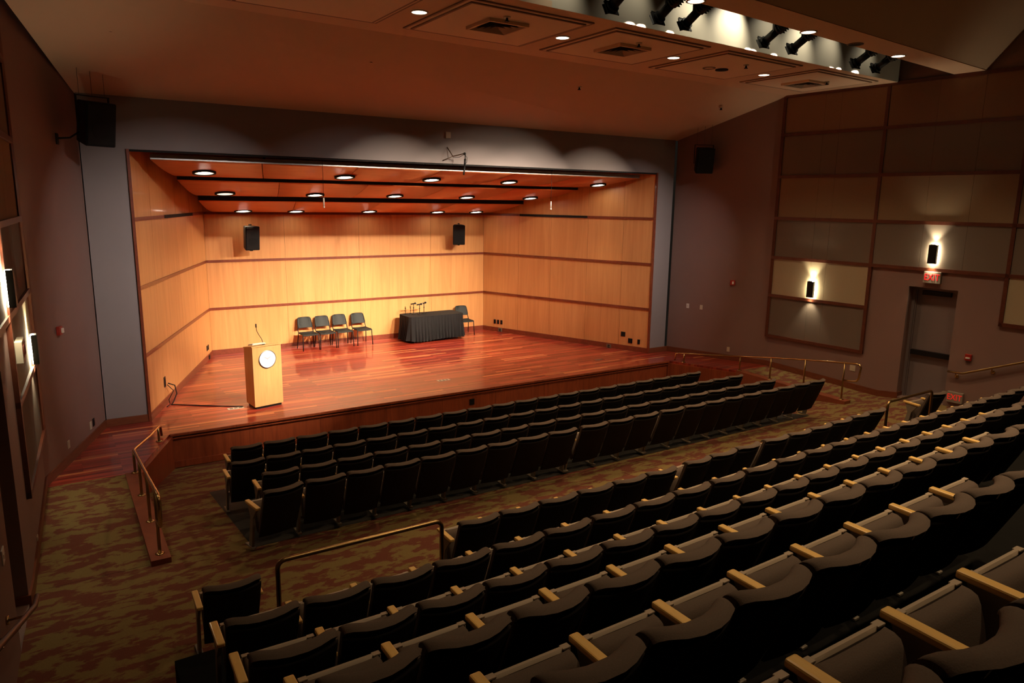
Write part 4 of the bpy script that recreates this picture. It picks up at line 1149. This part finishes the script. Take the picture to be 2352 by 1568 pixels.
P = {
  'F1': [[-5.452,10.42],[-4.986,10.42],[-4.5,10.42],[-4.004,10.42],[-3.515,10.42],[-3.012,10.42],[-2.531,10.42],[-2.023,10.42],[-1.547,10.42],[-1.042,10.42],[-0.562,10.42],[-0.06,10.42],[0.411,10.42],[0.89,10.42],[1.394,10.42],[1.849,10.42],[2.344,10.42],[2.821,10.42],[3.303,10.42],[3.789,10.42],[4.212,10.42]],
  'F2': [[-5.638,9.507],[-5.177,9.506],[-4.692,9.505],[-4.241,9.504],[-3.75,9.503],[-3.26,9.503],[-2.755,9.502],[-2.254,9.501],[-1.767,9.5],[-1.283,9.499],[-0.769,9.498],[-0.281,9.497],[0.2,9.496],[0.701,9.495],[1.189,9.494],[1.683,9.493],[2.159,9.492],[2.619,9.492],[3.114,9.491],[3.553,9.49],[4.012,9.489],[4.435,9.488]],
  'F3': [[-5.436,8.692],[-4.957,8.69],[-4.47,8.688],[-3.963,8.686],[-3.459,8.685],[-2.955,8.683],[-2.46,8.681],[-1.949,8.679],[-1.456,8.678],[-0.935,8.676],[-0.428,8.674],[0.059,8.672],[0.549,8.671],[1.046,8.669],[1.529,8.667],[2.0,8.665],[2.489,8.664],[2.959,8.662],[3.442,8.66],[3.907,8.659],[4.39,8.657]],
  'F4': [[-5.614,7.9],[-5.101,8.0],[-4.589,8.0],[-4.101,8.0],[-3.597,8.0],[-3.082,8.0],[-2.59,8.0],[-2.1,8.0],[-1.568,8.0],[-0.976,8.0],[-0.441,8.0],[0.072,8.0],[0.65,8.0],[1.195,8.0],[1.693,8.0],[2.168,8.0],[2.632,8.0],[3.104,8.0],[3.577,8.0],[4.062,8.0],[4.507,8.0],[4.988,8.0]],
  'B1': [[-4.153,5.968],[-3.652,5.972],[-3.14,5.977],[-2.602,5.982],[-2.076,5.987],[-1.548,5.99],[-1.032,5.993]],
  'B1b': [[-0.858,6.016],[-0.373,6.037],[0.154,6.06],[0.656,6.082]],
  'B1c': [[0.743,6.082],[1.295,6.076],[1.799,6.082],[2.347,6.103],[2.907,6.129],[3.373,6.149],[3.862,6.161]],
  'B2': [[-6.648,4.749],[-6.102,4.74],[-5.578,4.732],[-5.054,4.728],[-4.498,4.729],[-3.966,4.736],[-3.419,4.746],[-2.88,4.758],[-2.342,4.769],[-1.783,4.785],[-1.218,4.809],[-0.667,4.832],[-0.112,4.849],[0.395,4.859],[0.907,4.868],[1.423,4.877],[1.908,4.887],[2.392,4.898],[2.898,4.91],[3.408,4.922],[3.914,4.933],[4.361,4.945],[4.868,4.954],[5.334,4.961],[5.8,4.968]],
  'B3': [[-6.709,3.73],[-6.182,3.716],[-5.68,3.708],[-5.186,3.709],[-4.676,3.719],[-4.164,3.73],[-3.643,3.738],[-3.144,3.746],[-2.628,3.756],[-2.125,3.77],[-1.646,3.788],[-1.147,3.809],[-0.618,3.832],[-0.075,3.854],[0.421,3.873],[0.944,3.89],[1.471,3.905],[1.973,3.921],[2.476,3.937],[2.993,3.952],[3.51,3.967]],
  'B4': [[-6.623,2.731],[-6.116,2.737],[-5.609,2.743],[-5.102,2.749],[-4.567,2.756],[-4.037,2.768],[-3.48,2.788],[-2.938,2.807],[-2.399,2.821],[-1.888,2.833],[-1.353,2.847],[-0.821,2.862],[-0.324,2.876],[0.229,2.891],[0.782,2.906]],
  'B5': [[-6.135,1.77],[-5.631,1.776],[-5.127,1.782],[-4.588,1.792],[-4.055,1.806],[-3.533,1.82],[-3.029,1.832],[-2.522,1.844],[-2.015,1.856]],
  'B6': [[-6.07,0.79],[-5.53,0.79],[-4.99,0.79],[-4.45,0.79],[-3.91,0.79]],
}
ROWS = {'F1': ('row facing the stage apron', 'seats in the row facing the stage apron'), 'F2': ('second row from the stage', 'seats in the second row from the stage'), 'F3': ('third row from the stage', 'seats in the third row from the stage'),
        'F4': ('fourth row, before the cross aisle', 'seats in the fourth row'), 'B1': ('first row behind the cross aisle', 'seats in the first row behind the cross aisle'),
        'B2': ('second row above the cross aisle', 'seats in the second row above the cross aisle'), 'B3': ('third row above the cross aisle', 'seats in the third row above the cross aisle'),
        'B4': ('fourth row above the cross aisle', 'seats in the fourth row above the cross aisle'), 'B5': ('fifth row above the cross aisle', 'seats in the fifth row above the cross aisle'), 'B6': ('topmost row shown', 'seats in the topmost row')}
cnt = {}
for k, pts in P.items():
    row = k[:2]; txt, grp = ROWS[row]
    for i in range(len(pts)-1):
        a, b = pts[i], pts[i+1]
        dx = b[0]-a[0]; pitch = min(dx, .535)
        n = cnt.get(row, 0)+1; cnt[row] = n
        rz = math.atan2(b[1]-a[1], dx)
        cx, cy = a[0]+pitch/2, a[1]+(b[1]-a[1])*.5
        if row[0] == 'F': z = fl(cy+.42) if False else fl(cy)
        else: z = {'B1': -.02}.get(row, ZB.get(int(row[1]), 0))
        last = (i == len(pts)-2) or dx > .57
        if row in ('B3', 'B4', 'B5', 'B6') or (row == 'B2'): last = False
        place(1 if last else 0, cx, cy, z, rz, pitch/.50, 'folded taupe auditorium seat, %s from the lectern-side aisle, %s' % (ORD[n], txt), grp)
place(1, -6.35, 5.965, -.02, -.02, 1.0, 'lone folded auditorium seat in the cross aisle beside the guard rail, lectern side', None)
place(1, 5.62, 6.22, -.02, -.10, 1.0, 'lone auditorium seat at the far end of the guard rail, by the low exit sign', None)

# ------------------------------------------------------------------ world, camera, colour
w = bpy.data.worlds.new('World'); sc.world = w; w.use_nodes = True
w.node_tree.nodes['Background'].inputs[0].default_value = (.02, .016, .012, 1)
w.node_tree.nodes['Background'].inputs[1].default_value = .3
cam = bpy.data.cameras.new('Camera'); co = bpy.data.objects.new('Camera', cam); COL.objects.link(co)
cam.sensor_width = 36; cam.lens = 25.299; cam.clip_end = 200; cam.clip_start = .05
R = ((.8400562, -.5423143, .0141711), (.0919206, .1680340, .9814862), (.5346552, .8232010, -.1910079))
mw = Matrix(((R[0][0], R[1][0], -R[2][0], -7.436), (R[0][1], R[1][1], -R[2][1], 0.), (R[0][2], R[1][2], -R[2][2], 4.0), (0, 0, 0, 1)))
co.matrix_world = mw
sc.camera = co
sc.view_settings.view_transform = 'Standard'
sc.view_settings.look = 'None'
sc.view_settings.exposure = .28
sc.cycles.max_bounces = 6
sc.cycles.diffuse_bounces = 4
sc.cycles.glossy_bounces = 2
sc.cycles.sample_clamp_indirect = 4.
sc.cycles.sample_clamp_direct = 0.
sc.cycles.use_denoising = True
sc.cycles.use_adaptive_sampling = True
sc.cycles.adaptive_threshold = .08
sc.cycles.adaptive_min_samples = 16
sc.cycles.caustics_reflective = False
sc.cycles.caustics_refractive = False
